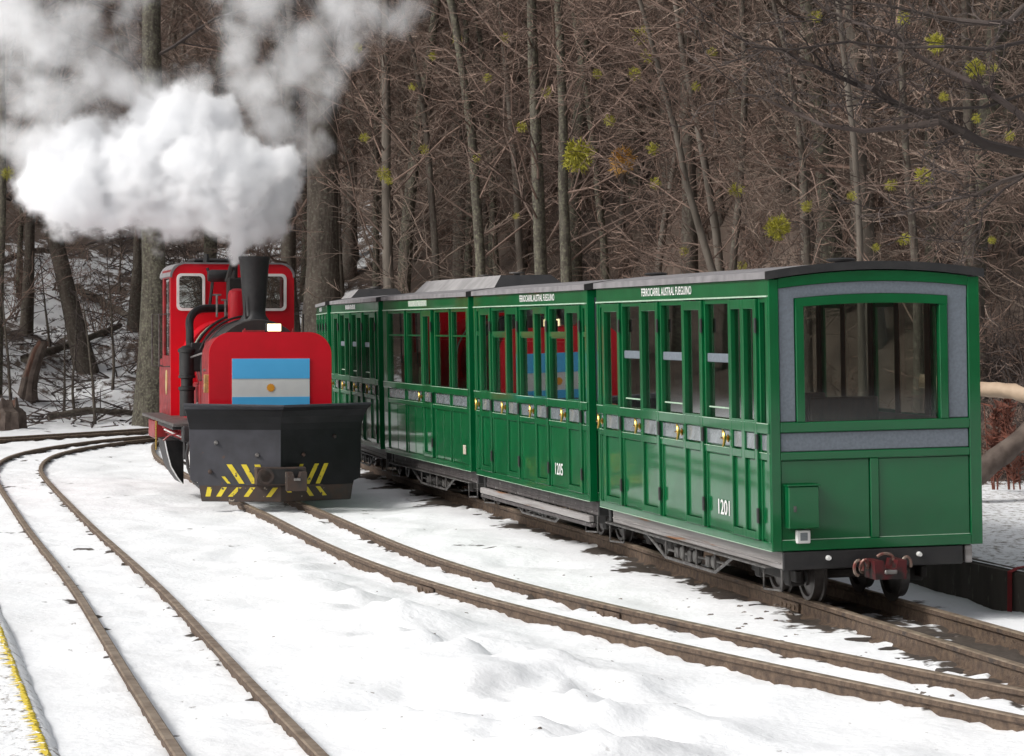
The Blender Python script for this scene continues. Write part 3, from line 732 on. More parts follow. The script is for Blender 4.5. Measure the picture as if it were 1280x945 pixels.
    for q in (.42, .98, L - 1.0, L - .44):
        ax = MB(); ax.tube([(-.3, q, .163), (.3, q, .163)], .028, 8); axo = ax.build('axle', 'steelwheel', root)
        for sg in (-1, 1):
            wo_ = link('wheel', WHEEL, root); wo_.location = (sg * .272, q, .165); wo_.scale = (-sg, 1, 1)
    for q in (.7, L - .72):
        bg_ = MB()
        for sg in (-1, 1): bg_.box(sg * .40 - .02, sg * .40 + .02, q - .42, q + .42, .13, .20, .006)
        for k in (-.28, .28):
            for sg in (-1, 1): bg_.box(sg * .38 - .05, sg * .38 + .05, q + k - .05, q + k + .05, .10, .22, .01)
        bg_.box(-.4, .4, q - .06, q + .06, .16, .23, .01)
        bg_.build('bogie_frame', 'blackmat', root)
    # roof fittings
    for q in spec.get('vents', (.35,)):
        MB().lathe([(0, 0), (.04, 0), (.04, .02), (.085, .022), (.09, .034), (.07, .042), (0, .045)], (0, q, ZB + 1.69), 'z', 16).build('roof_vent', 'black', root, True)
    if spec.get('lantern'):
        y0, y1 = .22, L - .15; zb_, zt_ = ZB + 1.675, ZB + 1.80
        A = [(-.36, y0, zb_), (.36, y0, zb_), (.36, y1, zb_), (-.36, y1, zb_)]; B = [(-.24, y0 + .20, zt_), (.24, y0 + .20, zt_), (.24, y1 - .1, zt_), (-.24, y1 - .1, zt_)]
        MB().add(A + B, [(0, 3, 7, 4), (3, 2, 6, 7), (2, 1, 5, 6), (4, 5, 6, 7)]).build('lantern_roof', 'lantern', root)
        MB().add([A[0], A[1], B[1], B[0]], [(0, 1, 2, 3)]).build('shaded_lantern_end', 'black', root)  # end face coloured black to paint in its shade
        for q in np.linspace(y0 + .3, y1 - .2, 4)[1:3]:
            MB().add([(-.363, q - .006, zb_), (-.363, q + .006, zb_), (-.242, q + .006, zt_ + .003), (-.242, q - .006, zt_ + .003)], [(0, 1, 2, 3)]).build('roof_seam', 'roofgrey', root)
        for q in (.75, 2.0):
            MB().lathe([(0, 0), (.03, 0), (.03, .02), (.075, .022), (.075, .034), (0, .036)], (0, q, zt_), 'z', 14).build('roof_vent', 'palemetal', root, True)
    # lettering
    def Tm(y, z, off):  # text on the left side reads towards the camera end
        return Matrix.Translation((-HW - off, y, ZB + z)) @ Matrix(((0, 0, -1, 0), (-1, 0, 0, 0), (0, 1, 0, 0), (0, 0, 0, 1)))
    if spec.get('plate'):
        cpart('name_board', 'beltgrey' if idx > 2 else 'line', root, -HW - .004, -HW + .0, 1.75 * sc, 2.6 * sc, ZB + 1.53, ZB + 1.588, .001)
        text_part('lettering', 'FERROCARRIL AUSTRAL FUEGUINO', 'white', root, .82 * sc, .045, Tm(2.17 * sc, 1.559, .006), bold=.01)
    else:
        text_part('lettering', 'FERROCARRIL AUSTRAL FUEGUINO', 'white', root, 1.17 * sc, .055, Tm(spec['ty'] * sc, 1.559, .003), bold=.012)
    if spec.get('num'):
        text_part('number', spec['num'], 'white', root, .23, .095, Tm(spec['ny'] * sc, .20, -.004), bold=.012)
    if spec.get('numplate'):
        cpart('number_plate', 'ceil', root, -HW - .004, -HW + .004, spec['ny'] - .05, spec['ny'] + .05, ZB + .15, ZB + .235, .002)
    return root
DD = [('w', .05, .194), ('D', .194, .735), ('w', .735, 1.28), ('d', 1.28, 1.72), ('w', 1.72, 2.275), ('d', 2.275, 2.725), ('w', 2.725, 3.25), ('d', 3.25, 3.72), ('w', 3.72, 3.86)]
D2 = [('w', .05, .17), ('d', .17, .62), ('w', .62, 1.20), ('d', 1.20, 1.65), ('w', 1.65, 2.2), ('d', 2.2, 2.65), ('w', 2.65, 3.22), ('d', 3.22, 3.66), ('w', 3.66, 3.85)]
D3 = [('w', .08, .72), ('w', .80, 1.45), ('d', 1.53, 1.95), ('w', 2.05, 2.75), ('w', 2.85, 3.7)]
SP = [dict(label='green carriage numbered 1201 with grey-panelled end and large end window', segs=DD, var='drop', sill='sillgrey', ty=2.1, num='1201', ny=.92, vents=(.55,)),
      dict(label='green carriage numbered 1205 with narrow doors and small top lights', segs=D2, var='fan', sill='silldark', ty=1.55, num='1205', ny=.93, step=True, vents=(.35,)),
      dict(label='green carriage with raised grey roof lantern and a single narrow door', segs=D3, var='fan2', sill='silldark', ty=2.2, lantern=True, plate=True, numplate=True, ny=.22, vents=()),
      dict(label='green carriage with slit-windowed doors coupled behind the roof-lantern carriage', segs=D2, var='drop', sill='sillgrey', ty=2.0, plate=True, vents=()),
      dict(label='farthest green carriage, mostly hidden behind the locomotive\'s red front', segs=D2, var='drop', sill='silldark', ty=2.0, plate=True, lantern=True, vents=())]
CAR = [build_carriage(s_, i) for i, s_ in enumerate(SP)]
# coupler on the near end of the first carriage
r0 = CAR[0]
cp = MB(); cz = .235
poly = [(-.095, cz - .055), (.095, cz - .055), (.10, cz + .055), (.045, cz + .055), (.035, cz + .012), (0, cz - .004), (-.035, cz + .012), (-.045, cz + .055), (-.10, cz + .055)]
cp.prism(poly, -.20, -.02); cpo = cp.build('coupler', mat('coupler_red', (0.075, 0.006, 0.008), (0.018, 0.014, 0.013), 16, rough=0.55, lo=.45, hi=.6), r0)
MB().box(-.04, .04, -.21, -.14, cz - .025, cz + .0, .006).build('coupler_pin', 'steel', cpo)
for (x, z, r, ax) in ((-.17, cz + .01, .045, 0), (-.135, cz + .02, .04, 1), (.13, cz + .02, .045, 0), (-.01, cz + .055, .05, 2)):
    pts = []
    for a in np.linspace(-.4, math.pi * 1.5, 12):
        q = (x + r * .6 * math.cos(a), -.12 - (.02 * math.sin(a) if ax == 1 else 0), z + r * math.sin(a))
        if ax == 2: q = (x + r * 1.1 * math.cos(a * .55), -.13, z + r * .7 * math.sin(a * .55))
        pts.append(q)
    MB().tube(pts, .010, 6).build('coupling_link', mat('link_steel', (0.28, 0.24, 0.2), (0.2, 0.06, 0.05), 20, rough=.4, metal=.5), r0, True)
for x in (-.32, .25):
    MB().lathe([(0, -.03), (.012, -.03), (.016, -.014), (.016, .0), (0, 0)], (x, -.012, ZB - .045), 'y', 10).build('bolt', 'white', r0, True)
# ------------------------------------------------------------------ steam locomotive with snow plough
LO = empty('steam_locomotive', (-2.384, 25.27, .19), (0, 0, math.atan(.238))); LO.scale = (.8995,) * 3
tag(LO, 'red steam locomotive with black flared chimney and a flag on its front', 'locomotive')
def rrect(x0, x1, z0, z1, r, n=6, rb=None):
    """rounded-top rectangle outline in (x,z); bottom corners radius rb (0 = square)"""
    pts = []
    rb = 0 if rb is None else rb
    def corner(cx, cz, r_, a0, a1):
        if r_ <= 0: pts.append((cx, cz)); return
        for t in np.linspace(a0, a1, n + 1): pts.append((cx + r_ * math.cos(t), cz + r_ * math.sin(t)))
    h = math.pi / 2
    corner(x0 + rb, z0 + rb, rb, 2 * h, 3 * h); corner(x1 - rb, z0 + rb, rb, 3 * h, 4 * h)
    corner(x1 - r, z1 - r, r, 0, h); corner(x0 + r, z1 - r, r, h, 2 * h)
    return pts
# front hood and plate with the flag
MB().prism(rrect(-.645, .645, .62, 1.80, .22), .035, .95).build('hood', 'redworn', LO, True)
MB().prism(rrect(-.675, .675, .60, 1.845, .25, 10), -.012, .033).build('front_plate', 'red', LO, True)
for x in (-.62, .62):
    MB().box(x - .012, x + .012, .06, .9, 1.16, 1.19, .004).build('hood_rib', 'redworn', LO)
FL = MB().box(-.425, .43, -.020, -.0125, .86, 1.555, .0).build('flag', 'flagwhite', LO)
FL['label'] = 'light blue and white striped flag with a small orange sun'
MB().box(-.425, .43, -.0235, -.0205, 1.335, 1.555, 0).build('flag_stripe', 'flagblue', FL)
MB().box(-.425, .43, -.0235, -.0205, .86, 1.135, 0).build('flag_stripe', 'flagblue', FL)
sm_ = MB(); vs = [(.0, -.0245, 1.235)]
for k in range(24):
    a_ = 2 * math.pi * k / 24; r_ = .040 if k % 2 else .048
    vs.append((r_ * math.cos(a_), -.0245, 1.235 + r_ * math.sin(a_)))
sm_.add(vs, [(0, i + 1, (i + 1) % 24 + 1) for i in range(24)]).build('flag_sun', 'sunyellow', FL)
# lit headlamp on the plate's top edge
hl = MB().box(-.045, .125, .0, .12, 1.845, 1.945, .012).build('headlamp', 'black', LO)
MB().box(-.035, .115, -.012, -.001, 1.855, 1.935, .006).build('lamp_glass', 'lamp', hl)
for x in (-.28, .25): MB().tube([(x, .02, 1.84), (x, .02, 1.885)], [.012, .008], 6).build('bolt', 'redworn', LO, True)
MB().prism(rrect(-.30, -.06, 1.835, 1.865, .01), .01, .10).build('hood_latch', 'redworn', LO)
for (x, z) in ((-.69, 1.33), (-.69, 1.23)):
    MB().box(x - .03, x + .03, .08, .12, z - .05, z + .05, .006).build('marker_lamp', mat('amber_lens', (0.5, 0.33, 0.12), (0.3, 0.2, 0.08), 30, rough=.3), LO)
# boiler, smokebox
def cyl_y(name, mat_, r, y0, y1, zc, xc=0, n=40, ring=0.0):
    pr = [(0, y0), (r - .01, y0), (r, y0 + .01), (r, y1 - .01), (r - .01, y1), (0, y1)]
    return MB().lathe(pr, (xc, 0, zc), 'y', n).build(name, mat_, LO, True)
cyl_y('smokebox', 'blackmat', .56, .96, 1.75, 1.43)
cyl_y('smokebox_ring', 'black', .575, 1.68, 1.76, 1.43)
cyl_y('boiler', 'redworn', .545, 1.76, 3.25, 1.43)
for yy in (2.25, 2.8): cyl_y('boiler_band', 'black', .553, yy, yy + .04, 1.43)
MB().prism(rrect(-.64, .64, .62, 1.99, .5, 12), 2.55, 3.30).build('saddle_tank', 'red', LO, True)
ar = [(-.60 * math.cos(t), 2.54, 1.47 + .56 * math.sin(t)) for t in np.linspace(.1, math.pi - .1, 22)]
MB().tube(ar, .008, 5).build('tank_lining', 'line', LO, True)
for (rr, yy) in ((.60, 1.85), (.63, 2.1)):
    a2 = [(-rr * math.cos(t), yy, 1.43 + rr * math.sin(t)) for t in np.linspace(.35, 1.75, 16)]
    MB().tube(a2, .014, 6).build('boiler_pipe', 'black', LO, True)
# chimney
ch = MB().lathe([(.0, 1.93), (.20, 1.93), (.165, 1.99), (.130, 2.04), (.128, 2.1), (.150, 2.4), (.172, 2.66), (.182, 2.68), (.182, 2.71), (.150, 2.71), (.14, 2.3), (0, 2.3)], (0, 1.33, 0), 'z', 32).build('chimney', 'black', LO, True)
MB().prism([(-.12, 2.0), (-.10, 2.0), (-.13, 2.28)], 1.20, 1.22).build('chimney_web', 'black', ch)
# dome, valves, generator
MB().lathe([(0, 1.95), (.115, 1.95), (.115, 2.28), (.10, 2.325), (.06, 2.35), (0, 2.355)], (-.10, 2.05, 0), 'z', 24).build('steam_dome', 'red', LO, True)
MB().tube([(-.02, 2.0, 2.36), (-.02, 2.0, 2.1), (.06, 2.0, 2.02)], .025, 8).build('dome_pipe', 'black', LO, True)
g_ = MB().lathe([(0, -.14), (.06, -.14), (.075, -.10), (.075, .10), (.06, .14), (0, .14)], (-.20, 3.0, 2.52), 'x', 18).build('turbo_generator', 'black', LO, True)
MB().tube([(-.10, 2.9, 2.45), (-.05, 2.8, 2.72)], [.05, .035], 8).build('safety_valve', 'blackmat', LO, True)
MB().tube([(-.04, 2.85, 2.3), (-.04, 2.85, 2.70)], .045, 10).build('whistle', 'blackmat', LO, True)
MB().box(-.12, .10, 2.8, 3.0, 2.02, 2.50, .02).build('valve_block', 'blackmat', LO)
MB().tube([(-.32, 3.24, 2.62), (-.26, 3.2, 2.45), (-.30, 3.2, 2.1)], .02, 6).build('conduit', 'black', LO, True)
# big curved steam pipe from the pump over to the turret
pp = [(-.66, 2.05, 1.62), (-.66, 2.05, 1.85)] + [(-.66 + .2 * (1 - math.cos(t)), 2.1 + .2 * t / 1.57, 1.93 + .19 * math.sin(t)) for t in np.linspace(0, math.pi / 2, 7)] + [(-.2, 2.4, 2.125), (-.05, 2.5, 2.125)]
MB().tube(pp, .048, 10).build('steam_pipe', 'black', LO, True)
for (x, h) in ((-.32, .16), (-.22, .10)):
    MB().tube([(x, 2.25, 2.02), (x, 2.25, 2.12 + h)], .014, 6).build('valve_stem', 'steel', LO, True)
    MB().tube([(x - .05, 2.25, 2.12 + h), (x + .05, 2.25, 2.12 + h)], .012, 6).build('valve_handle', 'steel', LO, True)
# air pump on the left side
ap = MB().lathe([(0, .86), (.085, .86), (.085, 1.16), (.10, 1.17), (.10, 1.20), (.07, 1.21), (.07, 1.30), (.10, 1.31), (.10, 1.335), (.09, 1.34), (.09, 1.60), (.105, 1.61), (.105, 1.64), (.05, 1.68), (0, 1.69)], (-.70, 2.0, 0), 'z', 20).build('air_pump', 'black', LO, True)
MB().box(-.66, -.50, 1.95, 2.12, 1.38, 1.72, .015).build('pump_valve_chest', 'black', LO)
for (x, z0, z1, r_) in ((-.60, .92, 1.28, .012), (-.55, .9, 1.5, .014), (-.50, .85, 1.62, .012)):
    MB().tube([(x, 1.9, z0), (x + .03, 1.9, (z0 + z1) / 2), (x + .05, 1.85, z1), (x + .12, 1.85, z1 + .06)], r_, 6).build('pump_pipe', 'black', LO, True)
lp = [(-.56 + .045 * math.cos(t), 1.88, .98 + .045 * math.sin(t)) for t in np.linspace(0, 5.6, 14)]
MB().tube(lp, .010, 6).build('drain_loop', 'steel', LO, True)
MB().tube([(-.45, .97, 1.55), (-.62, 1.2, 1.6), (-.66, 1.9, 1.55)], .012, 6).build('handrail', 'steel', LO, True)
for (x, z) in ((-.655, 1.42), (-.655, 1.32), (-.655, 1.22)):
    MB().lathe([(0, -.03), (.012, -.03), (.014, 0), (0, 0)], (x, .5, z), 'x', 8).build('rivet', 'steel', LO, True)
# side tank / firebox below, running boards
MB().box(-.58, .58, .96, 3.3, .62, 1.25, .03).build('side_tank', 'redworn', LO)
for yy in (1.05, 1.25, 1.45): MB().tube([(-.60, yy, .75), (-.60, yy, 1.28)], .016, 6).build('tank_pipe', 'redworn', LO, True)

M['steelplate'] = mat('worn_tread_plate', (0.16, 0.15, 0.145), (0.07, 0.06, 0.055), 12, rough=.5, metal=.4, bump=.2)
MB().box(-1.0, -.52, .65, 4.45, .79, .825, .006).build('running_board', 'steelplate', LO)
MB().box(.52, 1.0, .65, 4.45, .79, .825, .006).build('running_board', 'steelplate', LO)
MB().box(-.98, -.80, .9, 2.6, .745, .785, .006).build('board_bracket', 'black', LO)
MB().box(-.97, -.70, 3.1, 3.9, .55, .78, .02).build('tool_box', 'redworn', LO)
# frames, cylinders, wheels, guards
MB().box(-.42, .42, -.2, 4.4, .22, .62, .02).build('frame', 'blackmat', LO)
for sg in (-1, 1):
    MB().lathe([(0, .75), (.15, .75), (.17, .78), (.17, 1.30), (.15, 1.33), (0, 1.33)], (sg * .62, 0, .42), 'y', 22).build('cylinder', 'black', LO, True)
    MB().lathe([(0, .80), (.10, .80), (.10, 1.30), (0, 1.30)], (sg * .62, 0, .68), 'y', 18).build('valve_chest', 'black', LO, True)
    MB().tube([(sg * .66, 1.33, .40), (sg * .66, 3.2, .33)], .022, 8).build('connecting_rod', 'steel', LO, True)
    MB().tube([(sg * .70, 1.7, .30), (sg * .70, 3.6, .30)], .02, 8).build('coupling_rod', 'steel', LO, True)
    for yy in (1.75, 2.55, 3.35):
        wl_ = MB().lathe([(0, -.04), (.05, -.05), (.08, -.03), (.24, -.02), (.25, -.04), (.275, -.04), (.28, .02), (.31, .03), (.31, .045), (0, .045)], (0, 0, 0), 'x', 28).build('driving_wheel', 'steelwheel', LO, True)
        wl_.location = (sg * .285, yy, .29); wl_.scale = (-sg, 1, 1)
# curved guard drum on the left with white rim, pipes
gd = MB(); n_ = 14
A = [(-.97, 1.9, .13)]; prof = [(.0, .60), (.03, .45), (.07, .30), (.14, .18), (.20, .10)]
P1 = [(-1.0 + a_, 1.55, z_) for a_, z_ in prof]; P2 = [(-.78, 1.60, z_) for a_, z_ in prof]; P3 = [(-1.0 + a_, 2.4, z_) for a_, z_ in prof]
gd.strip(P1, P2); gd.strip(P3, P1); gd.add([P1[0], P2[0], (-.78, 2.4, .62), P3[0]], [(0, 1, 2, 3)])
gd.build('wheel_guard', 'black', LO, True, False)
MB().tube([(-1.0 + a_, 1.54, z_) for a_, z_ in prof], .008, 6).build('guard_rim', 'white', LO, True)
MB().tube([(-1.05 + .03, 1.54, .60), (-1.0 + .05, 1.53, .66), (-.80, 1.5, .68)], .012, 6).build('guard_rim', 'redworn', LO, True)
for k, mm_ in enumerate(('redworn', 'white', 'redworn', 'black')):
    MB().tube([(-.98 + .02 * k, 2.0, .74 - .03 * k), (-.86, 1.6, .68 - .02 * k), (-.74, 1.3, .62 - .02 * k)], .010, 6).build('brake_pipe', mm_, LO, True)
hs_ = [(-.80, .55, .62), (-.84, .45, .48), (-.84, .3, .34), (-.80, .1, .20), (-.72, -.05, .12)]
MB().tube(hs_, .009, 8).build('air_hose', 'white', LO, True)
MB().tube([(x - .03, y + .02, z + .01) for x, y, z in hs_], .018, 8).build('air_hose', 'black', LO, True)
MB().tube([(-.80, .6, .78), (-.82, .58, .66), (-.79, .55, .5)], .02, 8).build('hose_joint', 'brass', LO, True)
MB().tube([(-.85, .8, .78), (-.86, .75, .42)], .02, 8).build('hanger_rod', 'black', LO, True)
MB().box(-.90, -.70, .55, .75, .62, .80, .015).build('sand_box', 'black', LO)
MB().tube([(-.99, 2.7, .8), (-.99, 2.7, .44)], .012, 6).build('step_rod', 'brass', LO, True)
# cab
cy0, cy1 = 3.3, 4.35
zc0, zc1 = .82, 2.68; hwc = .755
front = empty('cab_tmp')
bpy.data.objects.remove(front)
wl = [(-.665, -.36, 2.12, 2.535), (.335, .64, 2.12, 2.535)]
def front_wall(y0, y1, nm):
    m = MB()
    # wall with two openings: columns and bands, then the rounded crown
    cols = [(-hwc, -.665), (-.36, .335), (.64, hwc)]
    for (a_, b_) in cols: m.box(a_, b_, y0, y1, 2.12, 2.535)
    m.box(-hwc, hwc, y0, y1, zc0, 2.12)
    m.prism([(-hwc, 2.535)] + [(hwc, 2.535)] + [(hwc - .15 + .15 * math.cos(t), 2.53 + .15 * math.sin(t)) for t in np.linspace(.05, math.pi / 2, 7)] + [(-hwc + .15 - .15 * math.sin(t), 2.53 + .15 * math.cos(t)) for t in np.linspace(0, math.pi / 2 - .05, 7)], y0, y1)
    return m.build(nm, 'red', LO)
front_wall(cy0, cy0 + .03, 'cab_front')
MB().box(-hwc, hwc, cy1 - .03, cy1, zc0, 1.55).build('cab_back', 'redworn', LO)
def wframe(x0, x1, z0, z1):
    A = rrect(x0 - .02, x1 + .02, z0 - .02, z1 + .02, .06, 5, .06); B = rrect(x0 + .012, x1 - .012, z0 + .012, z1 - .012, .045, 5, .045)
    n = len(A); m = MB()
    vs = [(p[0], cy0 - .016, p[1]) for p in A] + [(p[0], cy0 - .016, p[1]) for p in B] + [(p[0], cy0 + .001, p[1]) for p in A] + [(p[0], cy0 + .001, p[1]) for p in B]
    fs = []
    for i in range(n):
        j = (i + 1) % n
        fs += [(i, j, n + j, n + i), (i, 2 * n + i, 2 * n + j, j), (n + i, n + j, 3 * n + j, 3 * n + i)]
    o = m.add(vs, fs).build('window_frame', 'white', LO)
    MB().box(x0, x1, cy0 + .010, cy0 + .016, z0, z1).build('pane', 'glassend', o)
    return o
for q in wl: wframe(*q)
# sides: lower panel, posts, upper band, tall window
for sg in (-1, 1):
    def S(nm, mt, y0, y1, z0, z1, t=.03):
        x0, x1 = sorted((sg * hwc, sg * (hwc - t))); return MB().box(x0, x1, y0, y1, z0, z1, .003).build(nm, mt, LO)
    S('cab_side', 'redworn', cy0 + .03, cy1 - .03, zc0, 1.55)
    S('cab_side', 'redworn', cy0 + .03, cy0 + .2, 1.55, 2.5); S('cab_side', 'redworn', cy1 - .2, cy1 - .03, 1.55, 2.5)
    S('cab_side', 'redworn', cy0 + .03, cy1 - .03, 2.5, 2.6)
    x0, x1 = sorted((sg * (hwc + .002), sg * (hwc + .012)))
    MB().box(x0, x1, cy0 + .22, cy0 + .29, 1.65, 2.45, .003).build('side_window_frame', 'palemetal', LO)
    x0, x1 = sorted((sg * (hwc + .001), sg * (hwc + .008)))
    em = MB().lathe([(0, 0), (.09, 0), (.09, .008), (0, .008)], (0, 0, 0), 'x', 20).build('emblem', mat('cream_emblem', (0.6, 0.5, 0.25), (0.4, 0.3, 0.12), 14, rough=.4), LO, True)
    em.location = (sg * hwc, cy0 + .5, 1.22); em.scale = (sg, 1, 1.7)
    for yy in (cy0 + .10, cy1 - .05):
        xo = sg * (hwc + .13)
        MB().tube([(sg * hwc, yy, 2.06), (xo, yy, 2.06), (xo, yy, 1.42), (sg * hwc, yy, 1.42)], .010, 6).build('handrail', 'palemetal', LO, True)
# roof of the cab
xs = np.linspace(-hwc - .01, hwc + .01, 19)
def rz(x):
    ax = abs(x); r_ = .17
    base = 2.69
    return base if ax < hwc - r_ + .01 else base - r_ + math.sqrt(max(0, r_ ** 2 - (ax - (hwc - r_ + .01)) ** 2))
xs = sorted(list(np.linspace(-hwc + .16, hwc - .16, 6)) + [s_ * (hwc - .16 + .17 * math.sin(t)) for s_ in (-1, 1) for t in np.linspace(.1, math.pi / 2, 7)])
poly = [(x, rz(x)) for x in xs] + [(x * .97, rz(x) - .02) for x in xs[::-1]]
MB().prism(poly, cy0 - .012, cy1 + .25).build('cab_roof', 'roofgrey', LO, True)
MB().box(-.45, .45, 3.6, 4.3, 2.70, 2.75, .02).build('roof_hatch', 'black', LO)
MB().tube([(-.30, 3.5, 2.70), (-.30, 3.5, 2.80)], [.04, .03], 8).build('roof_vent', 'black', LO, True)
MB().box(-.7, .7, cy0 + .04, cy1 - .04, .84, .87).build('cab_floor', 'blackmat', LO)
MB().box(-.45, .45, cy0 + .05, cy0 + .45, .87, 1.9, .05).build('backhead', 'blackmat', LO)
MB().box(-.72, .72, cy1 + .05, cy1 + .75, .5, 1.5, .02).build('coal_bunker', 'redworn', LO)

# ------------------------------------------------------------------ snow plough on the front
PL = empty('plow_tmp'); bpy.data.objects.remove(PL)
def blade_y(x): return -.78 + .36 * abs(x) / .93
prof = [(.03, 0, .80), (.17, 0, .83), (.235, 0, .85), (.26, 0, .925), (.55, 0, .93), (.80, -.004, .935), (.87, -.02, .945), (.94, -.055, .965), (1.0, -.11, .985), (1.045, -.18, 1.0), (1.06, -.235, 1.01)]
for sg in (-1, 1):
    m = MB(); U = 12; front_v = []; back_v = []
    for (z, dy, hw) in prof:
        for u in range(U + 1):
            x = sg * hw * u / U
            y = blade_y(x) + dy * (1 - .15 * u / U)
            front_v.append((x, y, z + (.012 * u / U if z > 1 else 0))); back_v.append((x, y + .025, z - (.02 if z > 1 else 0)))
    n = len(front_v); fs = []
    for i in range(len(prof) - 1):
        for u in range(U):
            a_ = i * (U + 1) + u; fs.append((a_, a_ + 1, a_ + U + 2, a_ + U + 1)); fs.append((n + a_, n + a_ + U + 1, n + a_ + U + 2, n + a_ + 1))
    t0 = (len(prof) - 1) * (U + 1)
    for u in range(U): fs.append((t0 + u, t0 + u + 1, n + t0 + u + 1, n + t0 + u)); fs.append((u, n + u, n + u + 1, u + 1))
    for i in range(len(prof) - 1):
        a_ = i * (U + 1) + U; fs.append((a_, n + a_, n + a_ + U + 1, a_ + U + 1))
    bl = m.add(front_v + back_v, fs).build('plow_blade', 'plowl' if sg < 0 else 'plowlip_shade', LO, True)  # right half gets the darker material, its shade put into the colour
    bl['label'] = 'lit grey half of the snow plough' if sg < 0 else 'shaded half of the snow plough, its shade put into the dark colour'
    # dark curled lip, a strip just in front of the blade's top
    A = []; 
    m = MB(); rows = []
    for (z, dy, hw) in prof[5:]:
        rows.append([(sg * hw * u / U, blade_y(sg * hw * u / U) + dy * (1 - .15 * u / U) - .004, z + (.012 * u / U if z > 1 else 0) + .002) for u in range(U + 1)])
    for i in range(len(rows) - 1): m.strip(rows[i], rows[i + 1])
    m.build('plow_lip', 'plowlip_shade', bl, True)
    MB().tube([rows[-1][0], rows[-1][6], rows[-1][-1]], .013, 6).build('lip_edge', 'plowl', bl, True)
    # scraped wear plate along the bottom
    A = [(sg * x, blade_y(x) - .008, .035) for x in np.linspace(0.0, .81, 8)]; B = [(sg * x, blade_y(x) - .008, .20) for x in np.linspace(0.0, .835, 8)]
    A2 = [(p[0], p[1] + .006, p[2]) for p in B]
    mm = MB(); mm.strip(A, B); mm.strip(B, A2); mm.build('wear_plate', 'plowrust', bl)
    # hazard stripes
    def stripe(xa, za, xb, zb, wd, d):
        q = [(xa, za), (xa + wd, za), (xb + wd, zb), (xb, zb)]
        vs = [(sg * x, blade_y(x) - d, z) for x, z in q]
        MB().add(vs + [(v[0], v[1] + .003, v[2]) for v in vs], [(0, 1, 2, 3), (4, 5, 6, 7), (0, 1, 5, 4), (1, 2, 6, 5), (2, 3, 7, 6), (3, 0, 4, 7)]).build('hazard_stripe', 'yellow', bl)
    if sg < 0:
        for (xa, xb) in ((.50, .37), (.35, .24), (.21, .15)): stripe(xa, .43, xb, .225, .055 if xa > .3 else .06, .006)
        stripe(.57, .30, .51, .225, .035, .006)
        for (xa, xb) in ((.70, .72), (.55, .61), (.40, .49), (.26, .33), (.03, .10)): stripe(xa, .185, xb, .085, .05, .0105)
    else:
        for (xa, xb) in ((.50, .40), (.39, .28)): stripe(xa, .43, xb, .215, .05, .006)
        stripe(.22, .43, .20, .36, .04, .006)
        for (xa, xb) in ((.26, .33), (.40, .48)): stripe(xa, .185, xb, .085, .05, .0105)
        stripe(.05, .16, .08, .13, .05, .0105)
# angle-iron frame, coupler opening and coupler in the middle of the plough
MB().box(-.58, .02, -.80, -.795, .425, .440, .002)
pc = MB().box(-.27, .27, -.83, -.60, .215, .405, .01).build('coupler_pocket', 'plowrust', LO)
MB().box(-.10, .20, -.836, -.831, .23, .385, .0).build('pocket_opening', 'black', pc)
rg = MB(); pr_ = [(.060, -.02), (.088, -.02), (.088, .03), (.060, .03), (.060, -.02)]
rg.lathe(pr_, (-.17, -.845, .312), 'y', 18); rg.build('hose_port', 'plowrust', pc, True)
MB().lathe([(0, 0), (.06, 0)], (-.17, -.834, .312), 'y', 16).build('port_hole', 'black', pc)
ck = MB(); ck.prism([(.04, .16), (.25, .16), (.25, .36), (.19, .36), (.17, .29), (.12, .29), (.10, .36), (.04, .36)], -1.0, -.84); ck.build('coupler', 'plowrust', LO)
MB().box(.11, .18, -1.01, -.9, .27, .295, .003).build('coupler_pin', 'steel', LO)
MB().box(-.60, .45, -.812, -.80, .205, .217, .002).build('angle_iron', 'plowrust', LO)
for (x, z) in ((-.66, .66), (-.24, .53), (.26, .53), (-.72, .35), (.62, .72)):
    y = blade_y(x)
    MB().lathe([(0, -.045), (.014, -.045), (.018, -.02), (.026, 0), (0, 0)], (x, y, z), 'y', 8).build('bolt', 'steel' if abs(x) < .7 and x < 0 else 'plowrust', LO, True)
MB().box(-.62, .62, -.30, .0, .30, .55, .02).build('plow_mount', 'black', LO)
MB().box(-.70, .70, -.40, .02, .58, .64, .01).build('plow_mount', 'black', LO)
# ------------------------------------------------------------------ bare trees
class Fast:
    def __init__(s): s.v = []; s.f = []
    def tube(s, P, r0, r1, n=3):
        """tapered tube through points P"""
        P = np.asarray(P, float); m = len(P); o = len(s.v)
        d = np.gradient(P, axis=0); d /= np.linalg.norm(d, axis=1)[:, None] + 1e-9
        ref = np.array([0, 0, 1.0]) if abs(d[0, 2]) < .8 else np.array([1.0, 0, 0])
        u = np.cross(d, ref); u /= np.linalg.norm(u, axis=1)[:, None] + 1e-9; v = np.cross(d, u)
        rr = np.linspace(r0, r1, m)[:, None]
        a = np.arange(n) * 2 * math.pi / n
        ring = P[:, None, :] + rr[:, None, :] * (np.cos(a)[None, :, None] * u[:, None, :] + np.sin(a)[None, :, None] * v[:, None, :])
        s.v.extend(ring.reshape(-1, 3).tolist())
        for i in range(m - 1):
            for k in range(n):
                q = o + i * n + k; w_ = o + i * n + (k + 1) % n
                s.f.append((q, w_, w_ + n, q + n))
    def mesh(s, name, mat_, smooth=False):
        me = bpy.data.meshes.new(name); me.from_pydata(s.v, [], s.f); me.materials.append(M[mat_])
        if smooth: me.polygons.foreach_set('use_smooth', [True] * len(me.polygons))
        me.update(); return me
RNG = np.random.default_rng(11)
